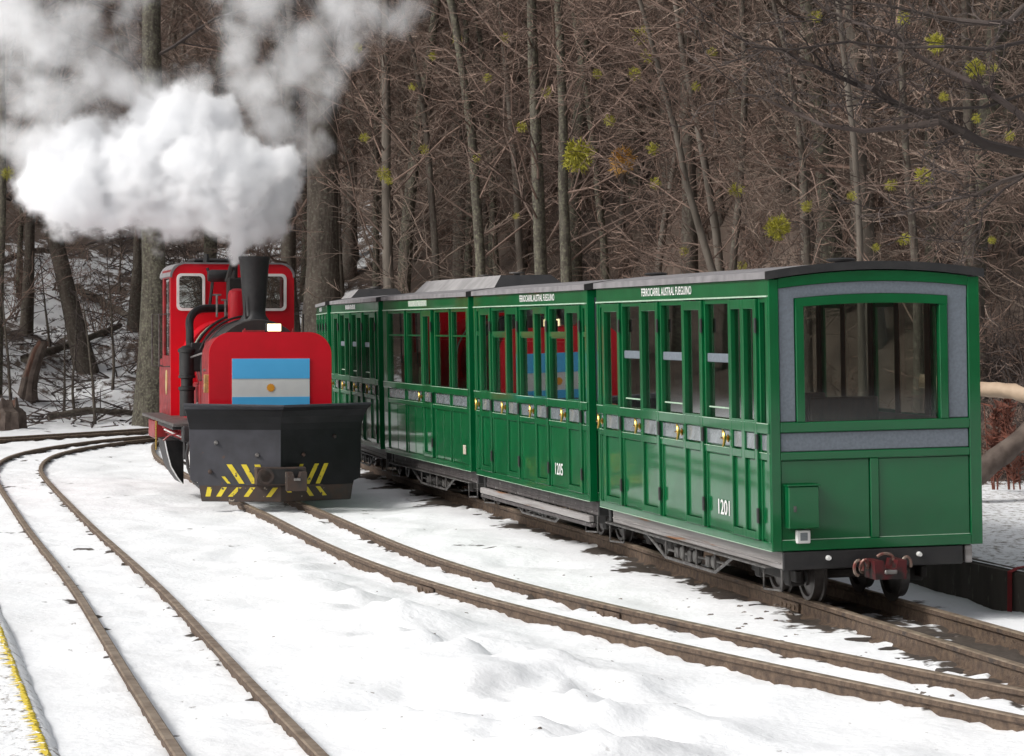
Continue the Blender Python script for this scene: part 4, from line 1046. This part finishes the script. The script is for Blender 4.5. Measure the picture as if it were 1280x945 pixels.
def bent(p, d, L, n, wob, lift=0.0):
    """a crooked path"""
    P = [np.array(p, float)]; d = np.array(d, float); d /= np.linalg.norm(d)
    for i in range(n):
        d = d + RNG.normal(0, wob, 3) + np.array([0, 0, lift]); d /= np.linalg.norm(d)
        P.append(P[-1] + d * L / n)
    return np.array(P), d
def branch(fb, p, d, L, r, lvl, maxl, nsub, flat=.45, wob=.16):
    n = 6 if lvl == 0 else (4 if lvl == 1 else 3)
    P, _ = bent(p, d, L, n, wob, .03 if lvl == 0 else .0)
    fb.tube(P, r, max(r * .3, .0035), 5 if lvl == 0 else 3)
    if lvl >= maxl: return
    k = nsub[lvl]
    for j in range(k):
        t = .18 + .8 * (j + RNG.random()) / k
        q = t * n; i = min(int(q), n - 1); pos = P[i] + (P[i + 1] - P[i]) * (q - i)
        dd = P[i + 1] - P[i]; dd /= np.linalg.norm(dd)
        side_ = np.cross(dd, [0, 0, 1.0]); side_ /= np.linalg.norm(side_) + 1e-6
        sg = 1 if j % 2 else -1
        nd = dd * .75 + side_ * sg * RNG.uniform(.5, 1.0) + np.array([0, 0, RNG.normal(.08, flat)])
        branch(fb, pos, nd, L * RNG.uniform(.32, .55) * (1.05 - .5 * t), max(r * .45 * (1 - .5 * t), .005), lvl + 1, maxl, nsub, flat, wob * 1.15)
def tree_proto(seed, H, r0, nl, bare, nsub, lean=.02, droop=.0, llen=.3):
    global RNG; RNG = np.random.default_rng(seed)
    tr = Fast(); cr = Fast()
    n = 14; P, _ = bent((0, 0, -.3), (RNG.normal(0, lean), RNG.normal(0, lean), 1), H, n, .035)
    # trunk with a flared foot
    m = len(P); o = 0
    rad = np.array([r0 * (1.45 if i == 0 else 1.12 if i == 1 else (1 - .85 * i / n)) for i in range(m)])
    P2 = np.repeat(P, 1, 0); tr.tube(P, 1, 1, 10)
    vv = np.array(tr.v).reshape(m, 10, 3)
    for i in range(m):
        lump = 1 + RNG.normal(0, .06, (10, 1)); vv[i] = P[i] + (vv[i] - P[i]) * rad[i] * lump
    tr.v = vv.reshape(-1, 3).tolist()
    for j in range(nl):
        t = bare + (1 - bare) * (j + RNG.random()) / nl
        q = t * n; i = min(int(q), n - 1); pos = P[i] + (P[i + 1] - P[i]) * (q - i)
        a = RNG.uniform(0, 2 * math.pi)
        L = H * llen * (1.15 - .75 * t) * RNG.uniform(.6, 1.3)
        branch(cr, pos, (math.cos(a), math.sin(a), RNG.uniform(.2, 1.3) - droop), L, max(.008, r0 * .20 * (1 - .6 * t)), 0, 2, nsub)
    return tr, cr
TREES = []
def proto(seed, H, r0, nl, bare, nsub, tm, cm, **k):
    t, c = tree_proto(seed, H, r0, nl, bare, nsub, **k)
    return (t.mesh('trunk', tm, True), c.mesh('crown', cm))
slim = []
for i in range(10):
    slim.append(proto(100 + i, R.uniform(9, 13), R.uniform(.06, .10), 34, .10, (9, 7), ['bark', 'barkpale', 'barkmoss', 'barkpale', 'bark'][i % 5], ['twig', 'twiggrey', 'twig', 'twig', 'twiggrey'][i % 5], llen=.20))
mid_ = []
for i in range(5):
    mid_.append(proto(200 + i, R.uniform(13, 16), R.uniform(.13, .17), 44, .16, (10, 7), ['barkmoss', 'bark', 'barkmoss', 'barkpale', 'bark'][i], ['twig', 'twig', 'twiggrey', 'twig', 'twig'][i], llen=.23))
def put_tree(pr, x, y, label, group=None, sc=1.0, rot=None, tilt=(0, 0), name='bare_tree'):
    z = gz(x, y)
    o = empty(name, (x, y, z), (tilt[0], tilt[1], R.uniform(0, 6.28) if rot is None else rot)); o.scale = (sc, sc, sc * R.uniform(.92, 1.1))
    link('trunk', pr[0], o); link('crown', pr[1], o)
    tag(o, label, 'tree', group); return o
def px_x(px, Y): return (px - 640) / F * Y
def near_y(px):
    Yd = 48.0
    while Yd > 24 and Yd > float(np.interp(px_x(px, Yd), HB_X, HB_Y)) - .2: Yd -= .25
    return Yd
def sized(pr, r_native, dia): return dia / 2 / r_native
MAIN = [(187, 45.2, .23, 'barkmoss', 'thick mossy tree trunk standing close behind the locomotive cab'),
        (405, 48.5, .37, 'bark', 'very thick rough-barked tree rising behind the chimney smoke and farthest carriage'),
        (487, 46.5, .14, 'barkpale', 'straight pale grey tree behind the roof-lantern carriage'),
        (597, 47.5, .14, 'barkmoss', 'dark mossy straight tree rising behind the grey roof lantern'),
        (686, 45.0, .155, 'barkmoss', 'lichen-covered grey trunk beside the big round mistletoe ball'),
        (719, 44.0, .12, 'barkmoss', 'lichen-flecked trunk directly below the big round mistletoe ball'),
        (32, 53.0, .11, 'bark', 'slim dark straight tree on the snowy bank'),
        (1083, 36.0, .085, 'barkpale', 'pale weathered tall trunk behind the numbered 1201 carriage roof'),
        (896, 34.0, .10, 'bark', 'dark slender tree above the roof lettering of carriage 1201')]
WID = {487: 17, 597: 17, 686: 21, 719: 18, 1083: 11, 896: 12}
for i in range(len(MAIN)):
    m_ = MAIN[i]
    if m_[0] in WID: y_ = near_y(m_[0]) + 1.0; MAIN[i] = (m_[0], y_, WID[m_[0]] / 2 / F * y_ * .95) + m_[3:]
for i, (px, Yd, r_, bm, lab) in enumerate(MAIN):
    H = 20 if r_ > .2 else 15
    pr = proto(400 + i, H, r_, 34, .30 if r_ > .13 else .2, (9, 6), bm, 'twigdark' if r_ > .2 else 'twig', llen=.26, lean=.006)
    put_tree(pr, px_x(px, Yd), Yd, lab, sc=1.0)
pr = proto(450, 14, .19, 26, .22, (9, 6), 'bark', 'twigdark', llen=.28, lean=.01)
put_tree(pr, px_x(108, 52), 52, 'thick dark tree leaning sideways on the snowy bank', tilt=(0, math.radians(-13)), rot=0)
BARK = ['dark-barked', 'pale-barked', 'moss-flecked', 'pale-barked', 'dark-barked']; BARKM = ['moss-flecked', 'dark-barked', 'moss-flecked', 'pale-barked', 'dark-barked']
cnt = 0; placed = [(px_x(m[0], m[1]), m[1]) for m in MAIN]
for q in range(6000):
    if cnt >= 268: break
    u = R.random()
    px = R.uniform(-120, 1420) if cnt < 245 else R.uniform(-800, -200)
    yb = float(np.interp(px_x(px, 40), HB_X, HB_Y))
    Yd = yb + 1.0 + (62 if px < 350 else 55) * u ** 1.25
    if cnt >= 245: Yd = 34 + 26 * u
    x = px_x(px, Yd)
    if x > 3.6 and Yd < 28: continue
    yb2 = float(np.interp(x, HB_X, HB_Y))
    if Yd < yb2 + .8: continue
    if 0 < px < 330 and (Yd < 54 or R.random() < .5): continue
    if any((x - a_) ** 2 + (Yd - b_) ** 2 < (.55 if px > 600 else .9) ** 2 for a_, b_ in placed): continue
    placed.append((x, Yd)); cnt += 1
    where = 'on the snowy bank beyond the far siding' if px < 400 else ('in the dense forest behind carriage 1201' if px > 740 else 'in the dense forest behind the lantern-roofed carriage')
    if R.random() < .74:
        k_ = R.randrange(10); put_tree(slim[k_], x, Yd, 'slender %s bare tree %s' % (BARK[k_ % 5], where), 'slender bare trees in the forest', sc=R.uniform(.8, 1.2), tilt=(R.gauss(0, .015), R.gauss(0, .015)))
    else:
        k_ = R.randrange(5); put_tree(mid_[k_], x, Yd, 'medium-thick %s bare tree %s' % (BARKM[k_], where), 'medium-thick bare trees in the forest', sc=R.uniform(.85, 1.15), tilt=(R.gauss(0, .01), R.gauss(0, .01)))

# ------------------------------------------------------------------ bushes under the trees
def bush_proto(seed, n, h, mt):
    global RNG; RNG = np.random.default_rng(seed); fb = Fast()
    for i in range(n):
        a = RNG.uniform(0, 6.28); sp = RNG.uniform(.1, .75)
        branch(fb, (RNG.normal(0, .15), RNG.normal(0, .15), -.05), (math.cos(a) * sp, math.sin(a) * sp, 1), h * RNG.uniform(.5, 1.1), .012, 0, 2, (6, 4), .5, .2)
    return fb.mesh('leafless_bush', mt)
bushes = [bush_proto(500 + i, 16, R.uniform(1.3, 2.2), ['twig', 'twig', 'twig', 'twigdark'][i]) for i in range(4)]
k = 0
while k < 150:
    px = R.uniform(-40, 1330); yb = float(np.interp(px_x(px, 40), HB_X, HB_Y)); Yd = yb + R.uniform(1.5, 30); x = px_x(px, Yd)
    if Yd < float(np.interp(x, HB_X, HB_Y)) + 1.2: continue
    if px < 230 and R.random() < .5: k += 1; continue
    o = link('leafless_bush', R.choice(bushes)); o.location = (x, Yd, gz(x, Yd)); o.rotation_euler = (0, 0, R.uniform(0, 6)); s_ = R.uniform(.5, 1.0); o.scale = (s_, s_, s_)
    tag(o, 'leafless brown bush ' + ('on the snowy bank beyond the far siding' if px < 400 else 'between the forest trunks behind carriage 1201' if px > 740 else 'between the forest trunks behind the lantern-roofed carriage'), 'bush', 'leafless bushes under the trees'); k += 1

# ------------------------------------------------------------------ the near tree whose boughs reach in from the right
NT = empty('bare_tree', (5.9, 20.5, gz(5.9, 20.5))); tag(NT, 'near dark-boughed tree whose bare limbs overhang the carriages', 'tree')
RNG = np.random.default_rng(77)
tr = Fast(); tr.tube(np.array([(0, 0, -.2), (.03, .02, 1), (-.02, .05, 2.2), (.05, 0, 3.6), (.15, .1, 5.2), (.1, .2, 7)]), .20, .07, 12)
link('trunk', tr.mesh('trunk', 'bark', True), NT)
LIMBS = [([(1460, 235), (1280, 192), (1232, 181), (1204, 166), (1173, 149), (1134, 137), (1110, 125), (1091, 111), (1071, 106), (1044, 94), (1016, 82), (977, 65), (930, 51)], .048, 20.2, -.8),
         ([(1173, 152), (1134, 158), (1079, 164), (1028, 156), (989, 139), (950, 121), (920, 116)], .026, 19.7, -.6),
         ([(1460, 215), (1280, 147), (1251, 125), (1212, 102), (1165, 80), (1141, 66), (1126, 47), (1095, 35), (1063, 27), (1032, 12), (1010, -6)], .032, 20.0, -.9),
         ([(1440, -40), (1280, 8), (1262, 27), (1235, 29), (1196, 25), (1165, 20), (1114, 8), (1070, 2)], .032, 19.9, -.5),
         ([(1450, 235), (1280, 219), (1251, 227), (1224, 242), (1188, 250), (1157, 260), (1110, 268)], .026, 20.6, .4),
         ([(1280, 221), (1255, 236), (1228, 262), (1226, 282), (1205, 302), (1192, 303)], .012, 20.3, .2),
         ([(1450, 30), (1280, 52), (1235, 62), (1180, 58), (1120, 60), (1060, 52), (990, 62), (940, 58)], .018, 19.6, -.4),
         ([(1450, 150), (1280, 118), (1230, 134), (1180, 136), (1150, 139), (1110, 126), (1060, 133)], .015, 19.9, -.4)]
cr = Fast()
org = np.array([5.9, 20.5, gz(5.9, 20.5)])
for pts, r_, Yd, dY in LIMBS:
    n = len(pts); P = np.array([pt(px, py, Yd + dY * i / n + .12 * math.sin(i * 1.7)) for i, (px, py) in enumerate(pts)])
    if pts[0][0] > 1400: P[0] = org + np.array([0, 0, P[0][2] - org[2]])
    P = P - org
    cr.tube(P, r_, .006, 7)
    for i in range(1, n - 1):
        for _ in range(2):
            d = P[i + 1] - P[i]; d /= np.linalg.norm(d); q = P[i] + (P[i + 1] - P[i]) * RNG.random()
            nd = d + np.array([RNG.normal(-.2, .3), RNG.normal(0, .8), RNG.normal(.15, .7)])
            branch(cr, q, nd, RNG.uniform(.25, .8), max(.004, r_ * .18), 0, 2, (4, 3), .5, .2)
link('crown', cr.mesh('crown', 'twigdark'), NT)

# ------------------------------------------------------------------ mistletoe clumps on the branches
def mist_proto(seed, n):
    rg = np.random.default_rng(seed); fb = Fast()
    for i in range(n):
        d = rg.normal(0, 1, 3); d /= np.linalg.norm(d); r_ = rg.uniform(.75, 1.05)
        a = d * rg.uniform(.05, .45); b = d * r_; c = (a + b) / 2 + rg.normal(0, .09, 3)
        fb.tube([a, c, b], .022, .030, 3)
        for _ in range(2):
            e_ = b + rg.normal(0, .14, 3); fb.tube([b * .85, e_], .03, .018, 3)
    return fb
MP = [mist_proto(600 + i, 150).mesh('mistletoe', 'mist') for i in range(3)]; MO = mist_proto(610, 120).mesh('mistletoe', 'mistor')
MPs = [mist_proto(620 + i, 70).mesh('mistletoe', 'mist') for i in range(3)]
def mist(px, py, rad, me_, lab, grp=None, Yd=None):
    Yd = Yd or 42
    while Yd > 30 and False: pass
    o = link('mistletoe', me_); o.location = pt(px, py, Yd); s_ = rad / F * Yd * 1.15; o.scale = (s_, s_, s_ * R.uniform(.85, 1.0)); o.rotation_euler = (R.uniform(0, 6), R.uniform(0, 6), R.uniform(0, 6))
    tag(o, lab, 'mistletoe', grp)
mist(722, 195, 19, MP[0], 'largest round yellow-green mistletoe ball above the lichen-flecked trunk', Yd=near_y(722) - .5)
mist(777, 201, 16, MO, 'orange-brown mistletoe ball beside the largest green one', Yd=near_y(777) - .3)
mist(972, 285, 14, MP[1], 'bright yellow mistletoe ball hanging just above the roof of carriage 1201', Yd=30)
mist(1169, 54, 12, MP[2], 'yellow mistletoe tuft high among the overhanging dark boughs', Yd=21)
mist(1220, 85, 12, MP[0], 'wide yellow mistletoe tuft below the topmost overhanging bough', Yd=21)
for (px, py, r_) in ((1243, 85, 5), (1154, 220, 10), (803, 44, 11), (810, 70, 9), (816, 186, 8), (819, 229, 7), (632, 47, 6), (652, 158, 7), (480, 217, 8), (486, 226, 5), (10, 217, 8), (447, 60, 6), (747, 92, 6), (684, 115, 7), (921, 238, 9), (1020, 21, 8), (1130, 23, 8), (1130, 299, 7), (1009, 258, 7), (1095, 309, 5), (928, 332, 6), (1220, 148, 6), (1180, 121, 6), (1114, 231, 7), (793, 92, 8), (855, 314, 6), (530, 187, 6), (516, 108, 5), (596, 197, 5), (1240, 300, 5), (870, 108, 6), (541, 70, 5), (610, 98, 6), (455, 172, 6), (572, 50, 6), (762, 150, 7), (890, 65, 6), (645, 270, 4), (1065, 245, 6), (1262, 170, 6)):
    mist(px, py, r_, R.choice(MPs), 'small yellow mistletoe tuft in the bare forest ' + ('behind carriage 1201' if px > 740 else 'behind the lantern-roofed carriage' if px > 400 else 'above the snowy bank'), 'small mistletoe tufts in the trees', Yd=near_y(px) + R.uniform(-.6, 1.2))

# ------------------------------------------------------------------ logs, stumps, saplings, fallen sticks
def log_mesh(P, r0, r1, mt, seed, n=12, name='fallen_log'):
    rg = np.random.default_rng(seed); f = Fast(); P = np.array(P, float)
    s = np.linspace(0, 1, 14); d = np.linspace(0, 1, len(P)); Q = np.stack([np.interp(s, d, P[:, k]) for k in range(3)], 1)
    Q[1:-1] += rg.normal(0, r0 * .10, (12, 3))
    f.tube(Q, r0, r1, n); v = np.array(f.v).reshape(14, n, 3)
    for i in range(14): v[i] = Q[i] + (v[i] - Q[i]) * (1 + rg.normal(0, .07, (n, 1)))
    f.v = v.reshape(-1, 3).tolist(); f.f.append(tuple(range(n))); f.f.append(tuple(13 * n + k for k in range(n)))
    return f.mesh(name, mt, True)
def logthing(name, P, r0, r1, mt, seed, lab, cat):
    P = [Vector(p) for p in P]; c = P[0].copy(); o = link(name, log_mesh([p - c for p in P], r0, r1, mt, seed, name=name)); o.location = c; return tag(o, lab, cat)
logthing('fallen_log', [pt(1150, 476, 22.6), pt(1225, 487, 22.4), pt(1250, 487, 22.3), pt(1290, 495, 22.1), pt(1420, 505, 21.6)], .062, .07, 'tan', 1, 'pale sun-bleached log lying level behind the platform', 'log')
logthing('fallen_log', [pt(1180, 640, 22.0), pt(1225, 592, 22.0), pt(1260, 562, 22.1), pt(1300, 530, 22.2), pt(1400, 470, 22.5)], .10, .085, 'log', 2, 'grey-brown log propped up at a slant behind the platform', 'log')
def shrub(px, py0, py1, Yd, seed, lab):
    rg = np.random.default_rng(seed); f = Fast(); h = (py0 - py1) / F * Yd
    for s_ in range(2):
        bx = rg.normal(0, .04); P = [(bx, 0, 0), (bx + rg.normal(0, .03), 0, h * .5), (bx + rg.normal(0, .05), rg.normal(0, .05), h)]
        f.tube(P, .008, .004, 4)
        for i in range(38):
            t = rg.uniform(.12, 1); q = np.array([bx, 0, h * t]); d = np.array([rg.normal(0, 1), rg.normal(0, 1), rg.uniform(.2, 1.2)]); d /= np.linalg.norm(d)
            f.tube([q, q + d * .05, q + d * rg.uniform(.06, .13)], .012, .004, 3)
    o = link('rusty_shrub', f.mesh('rusty_shrub', 'redshrub')); o.location = pt(px, py0, Yd); tag(o, lab, 'shrub', 'rust-red shrubs behind the platform')
for i, (px, a_, b_, Yd) in enumerate(((1247, 612, 506, 23.2), (1254, 560, 498, 23.4), (1266, 612, 500, 23.1), (1240, 612, 520, 23.6), (1276, 612, 540, 23.0))):
    shrub(px, a_, b_, Yd, 700 + i, 'upright rust-red dry shrub behind the propped log')
# dark brush behind the logs
for i in range(16):
    px = 1225 + i * 7 + R.uniform(-4, 4); Yd = R.uniform(24.3, 26.5); x = px_x(px, Yd)
    o = link('leafless_bush', bushes[i % 4]); o.location = (x, Yd, gz(x, Yd)); o.rotation_euler = (0, 0, R.uniform(0, 6)); o.scale = (.55,) * 3
    tag(o, 'low leafless bush close behind the logs at the platform', 'bush', 'leafless bushes under the trees')
# left bank
def gpt(px, Yd, up=0): x = px_x(px, Yd); return Vector((x, Yd, gz(x, Yd) + up))
def stump(P, r0, seed, lab, flare=1.5):
    rg = np.random.default_rng(seed); P = np.array([list(q) for q in P]); n = 18; lv = 9
    s = np.linspace(0, 1, lv); d = np.linspace(0, 1, len(P)); Q = np.stack([np.interp(s, d, P[:, k]) for k in range(3)], 1); c = Q[0].copy(); Q = Q - c
    rib = 1 + .10 * np.sin(np.arange(n) * 2 * math.pi / n * 5 + rg.uniform(0, 6)) + rg.normal(0, .08, n)
    vs = []; 
    for i in range(lv):
        f_ = 1 + (flare - 1) * max(0, 1 - s[i] * 3.5) ** 2 - .25 * s[i]
        for k in range(n):
            a_ = 2 * math.pi * k / n; rr = r0 * f_ * (1 + (rib[k] - 1) * (1.4 - s[i]))  * (1 + rg.normal(0, .03))
            z_ = Q[i][2] + (rg.uniform(-.15, .30) * r0 * 2 if i == lv - 1 else 0)
            vs.append((Q[i][0] + rr * math.cos(a_), Q[i][1] + rr * math.sin(a_), z_))
    fs = [(i * n + k, i * n + (k + 1) % n, (i + 1) * n + (k + 1) % n, (i + 1) * n + k) for i in range(lv - 1) for k in range(n)]
    o_ = len(vs)
    for k in range(n): v = vs[(lv - 1) * n + k]; vs.append((Q[-1][0] + (v[0] - Q[-1][0]) * .45, Q[-1][1] + (v[1] - Q[-1][1]) * .45, Q[-1][2] - r0 * .6 + rg.uniform(-.1, .1) * r0))
    fs += [((lv - 1) * n + k, (lv - 1) * n + (k + 1) % n, o_ + (k + 1) % n, o_ + k) for k in range(n)] + [tuple(range(o_, o_ + n))]
    m_ = MB().add(vs, fs).mesh('broken_stump', 'log'); m_.materials.append(M['rot'])
    for p_ in m_.polygons:
        if p_.index >= (lv - 1) * n or (p_.index % n in (10, 11, 12) and p_.index > 3 * n): p_.material_index = 1
    o = link('broken_stump', m_); o.location = c; return tag(o, lab, 'stump')
M['rot'] = mat('torn_reddish_wood', (0.16, 0.075, 0.05), (0.09, 0.05, 0.036), 9, rough=.85, bump=.6, stretch=(2, 2, .3))
b0 = gpt(34, 48.5, -.15)
stump([b0, b0 + Vector((.04, 0, .5)), b0 + Vector((.22, 0, 1.1)), b0 + Vector((.30, 0, 1.2))], .15, 3, 'leaning broken stump torn open reddish-brown on the snowy bank')
b0 = gpt(6, 44.4, -.2)
stump([b0, b0 + Vector((.02, 0, .5)), b0 + Vector((-.05, 0, .62))], .33, 4, 'squat wide weathered stump at the foot of the bank by the far siding', 1.35)
LG = [((60, 46.2), (165, 47.0), .07, 'thin dark log lying across the snow at the foot of the bank'), ((30, 51), (150, 54.5), .09, 'mossy log lying uphill on the snowy bank'),
      ((95, 57.5), (175, 55), .10, 'dark fallen trunk below the smoke on the snowy bank'), ((0, 58), (70, 60), .08, 'fallen log high on the snowy bank behind the slim tree')]
for i, (a_, b_, r_, lab) in enumerate(LG):
    logthing('fallen_log', [gpt(a_[0], a_[1], .1), gpt((a_[0] + b_[0]) / 2, (a_[1] + b_[1]) / 2, .22), gpt(b_[0], b_[1], .12)], r_, r_ * .7, 'bark', 20 + i, lab, 'log')
sap = [proto(800 + i, R.uniform(2.0, 3.2), .035, 14, .15, (5, 3), 'bark', 'twigdark', llen=.22) for i in range(3)]
for i, (px, Yd) in enumerate(((13, 47.5), (95, 47), (80, 48), (140, 49.5), (62, 52), (150, 58), (118, 46.3))):
    x = px_x(px, Yd); put_tree(sap[i % 3], x, Yd, 'young bare sapling poking up through the snowy bank', 'saplings on the snowy bank', name='sapling')
rg = np.random.default_rng(900); f = Fast()
xs_ = rg.uniform(-11, -4.2, 900); ys_ = rg.uniform(44.9, 64, 900)
zs_ = ground_z(xs_[None, :], ys_[None, :])[0][0]
for x, y, z in zip(xs_, ys_, zs_):
    a = rg.uniform(0, 3.14); L = rg.uniform(.3, 1.6); d = np.array([math.cos(a), math.sin(a) * .8, rg.normal(.12, .22)]) * L
    f.tube([np.array([x, y, z + .02]), np.array([x, y, z + .04]) + d * .5 + rg.normal(0, .05, 3), np.array([x, y, z + .04]) + d], rg.uniform(.008, .028), .006, 3)
o = link('fallen_sticks', f.mesh('fallen_sticks', 'twigdark')); tag(o, 'litter of dark fallen sticks over the snowy bank', 'sticks', kind='stuff')
# pebbles and bark chips beside the carriage track, grit on the snow
rg = np.random.default_rng(910); mbp = MB()
def pebble(x, y, z, r_):
    o = len(mbp.v); a = rg.uniform(0, 6.28)
    ring = [(x + r_ * math.cos(a + k * 1.047) * rg.uniform(.7, 1.2), y + r_ * math.sin(a + k * 1.047) * rg.uniform(.7, 1.2), z) for k in range(6)]
    top = [(x + (q[0] - x) * .55, y + (q[1] - y) * .55, z + r_ * rg.uniform(.35, .6)) for q in ring]
    mbp.add(ring + top, [(k, (k + 1) % 6, 6 + (k + 1) % 6, 6 + k) for k in range(6)] + [tuple(range(6, 12))])
px_, py_ = [], []
for _ in range(170):
    v = rg.uniform(-4.5, 2.0); u = rg.choice([rg.normal(-.62, .16), rg.normal(0, .25), rg.normal(.55, .1)])
    x, y, _z = along(u, v); px_.append(x); py_.append(y)
for _ in range(110):
    px_.append(rg.uniform(-2.5, 2.5)); py_.append(rg.uniform(9.5, 24))
zz = ground_z(np.array([px_]), np.array([py_]))[0][0]
for i, (x, y, z) in enumerate(zip(px_, py_, zz)): pebble(x, y, z - .006, rg.uniform(.008, .028) if i < 170 else rg.uniform(.006, .018))
o = mbp.build('scattered_stones', 'stone'); tag(o, 'small dark stones and grit scattered over the snow by the tracks', 'stones', kind='stuff')
# ------------------------------------------------------------------ steam and smoke from the locomotive (a baked density grid)
SY = 26.4; PXM = F / SY
DENSE = [(293,325,6),(293,317,9),(294,307,13),(295,295,18),(298,281,26),(304,262,40),(322,240,48),(338,262,30),(285,232,55),(250,212,58),(215,235,55),(180,215,62),(140,235,52),(95,245,42),(60,238,36),(110,208,48),(225,165,50),(262,172,46),(195,258,28),(150,262,24),(342,212,28),(290,205,40),(195,150,34),(60,215,28)]
WISP = [(60,190,50),(130,165,45),(92,120,52),(60,70,58),(28,110,45),(138,75,40),(352,150,44),(332,100,52),(382,60,50),(425,30,52),(472,12,40),(300,60,40),(330,20,52),(100,30,50),(15,30,55),(165,20,36),(385,135,26),(30,-30,60),(110,-40,60),(330,-50,60),(430,-50,60),(250,-30,40),(20,170,34),(370,185,28),(480,-70,60),(240,110,30),(400,170,18),(180,105,34),(440,62,38),(495,38,30),(402,105,40)]
g = bpy.data.node_groups.new('smoke_field', 'GeometryNodeTree')
g.interface.new_socket('Geometry', in_out='INPUT', socket_type='NodeSocketGeometry')
g.interface.new_socket('Geometry', in_out='OUTPUT', socket_type='NodeSocketGeometry')
gn, gl = g.nodes, g.links
def N(t, **k):
    n = gn.new(t)
    for a_, b_ in k.items(): setattr(n, a_, b_)
    return n
def mth(op, a_, b_=None):
    n = N('ShaderNodeMath', operation=op)
    for i, q in ((0, a_), (1, b_)):
        if q is None: continue
        if isinstance(q, (int, float)): n.inputs[i].default_value = q
        else: gl.new(q, n.inputs[i])
    return n.outputs[0]
pos = N('GeometryNodeInputPosition').outputs[0]
def warp(src, scale, amt, detail):
    t = N('ShaderNodeTexNoise'); t.inputs['Scale'].default_value = scale; t.inputs['Detail'].default_value = detail; t.inputs['Roughness'].default_value = .55
    gl.new(src, t.inputs['Vector'])
    s_ = N('ShaderNodeVectorMath', operation='SUBTRACT'); gl.new(t.outputs['Color'], s_.inputs[0]); s_.inputs[1].default_value = (.5, .5, .5)
    m_ = N('ShaderNodeVectorMath', operation='SCALE'); gl.new(s_.outputs[0], m_.inputs[0]); m_.inputs['Scale'].default_value = amt
    a_ = N('ShaderNodeVectorMath', operation='ADD'); gl.new(src, a_.inputs[0]); gl.new(m_.outputs[0], a_.inputs[1]); return a_.outputs[0]
def nz(scale, detail, rough=.6):
    t = N('ShaderNodeTexNoise'); t.inputs['Scale'].default_value = scale; t.inputs['Detail'].default_value = detail; t.inputs['Roughness'].default_value = rough
    gl.new(pos, t.inputs['Vector']); return t.outputs[0]
def field(puffs, w_, seed):
    rr = random.Random(seed); out = None
    for (px, py, r_) in puffs:
        c = pt(px, py, SY + rr.uniform(-.25, .25) * min(1, r_ / 40)); rad = r_ / PXM * 1.2
        d = N('ShaderNodeVectorMath', operation='DISTANCE'); gl.new(w_, d.inputs[0]); d.inputs[1].default_value = c
        v = mth('SUBTRACT', 1.0, mth('DIVIDE', d.outputs['Value'], rad)); out = v if out is None else mth('MAXIMUM', out, v)
    return out
def ramp(v, a_, b_, c_=0.0, d_=1.0):
    n = N('ShaderNodeMapRange', interpolation_type='SMOOTHSTEP'); gl.new(v, n.inputs['Value'])
    for k, q in zip(('From Min', 'From Max', 'To Min', 'To Max'), (a_, b_, c_, d_)): n.inputs[k].default_value = q
    return n.outputs[0]
w1 = warp(warp(pos, 1.6, .30, 2), 6.0, .20, 6)
w2 = warp(warp(pos, 1.1, .75, 2), 3.5, .30, 4)
n1 = nz(4.2, 8, .68); n2 = nz(1.7, 8, .68)
fd = mth('ADD', field(DENSE, w1, 1), mth('MULTIPLY', mth('SUBTRACT', n1, .5), 1.7))
dd = mth('MULTIPLY', ramp(fd, .0, .45), 13.0)
fw = mth('ADD', field(WISP, w2, 2), mth('MULTIPLY', mth('SUBTRACT', n2, .54), 3.2))
dw = mth('MULTIPLY', ramp(fw, -.05, .9), 2.7)
tot = mth('MAXIMUM', mth('ADD', dd, dw), 0.0)
vc = N('GeometryNodeVolumeCube'); gl.new(tot, vc.inputs['Density'])
lo = pt(-95, 332, SY); hi = pt(560, -130, SY)
mn = (lo.x, SY - 1.15, lo.z); mx = (hi.x, SY + 1.15, hi.z)
vc.inputs['Min'].default_value = mn; vc.inputs['Max'].default_value = mx
RES = .021
for k, a_, b_ in zip('XYZ', mn, mx): vc.inputs['Resolution ' + k].default_value = int((b_ - a_) / RES)
sm = bpy.data.materials.new('steam_and_smoke'); sm.use_nodes = True
n_ = sm.node_tree.nodes; n_.clear()
oo = n_.new('ShaderNodeOutputMaterial'); pv = n_.new('ShaderNodeVolumePrincipled')
pv.inputs['Color'].default_value = (0.988, 0.992, 0.999, 1); pv.inputs['Density'].default_value = 1.0; pv.inputs['Anisotropy'].default_value = 0.0
pv.inputs['Density Attribute'].default_value = 'density'
sm.node_tree.links.new(pv.outputs[0], oo.inputs['Volume'])
st = N('GeometryNodeSetMaterial'); st.inputs['Material'].default_value = sm; gl.new(vc.outputs[0], st.inputs[0])
go = N('NodeGroupOutput'); gl.new(st.outputs[0], go.inputs[0]); N('NodeGroupInput')
sme = MB().box(*[q for p_ in zip(mn, mx) for q in p_]).mesh('smoke', sm)
so = link('smoke', sme); tag(so, 'billowing white steam and thin smoke above the red locomotive', 'smoke', kind='stuff')
md = so.modifiers.new('smoke_field', 'NODES'); md.node_group = g
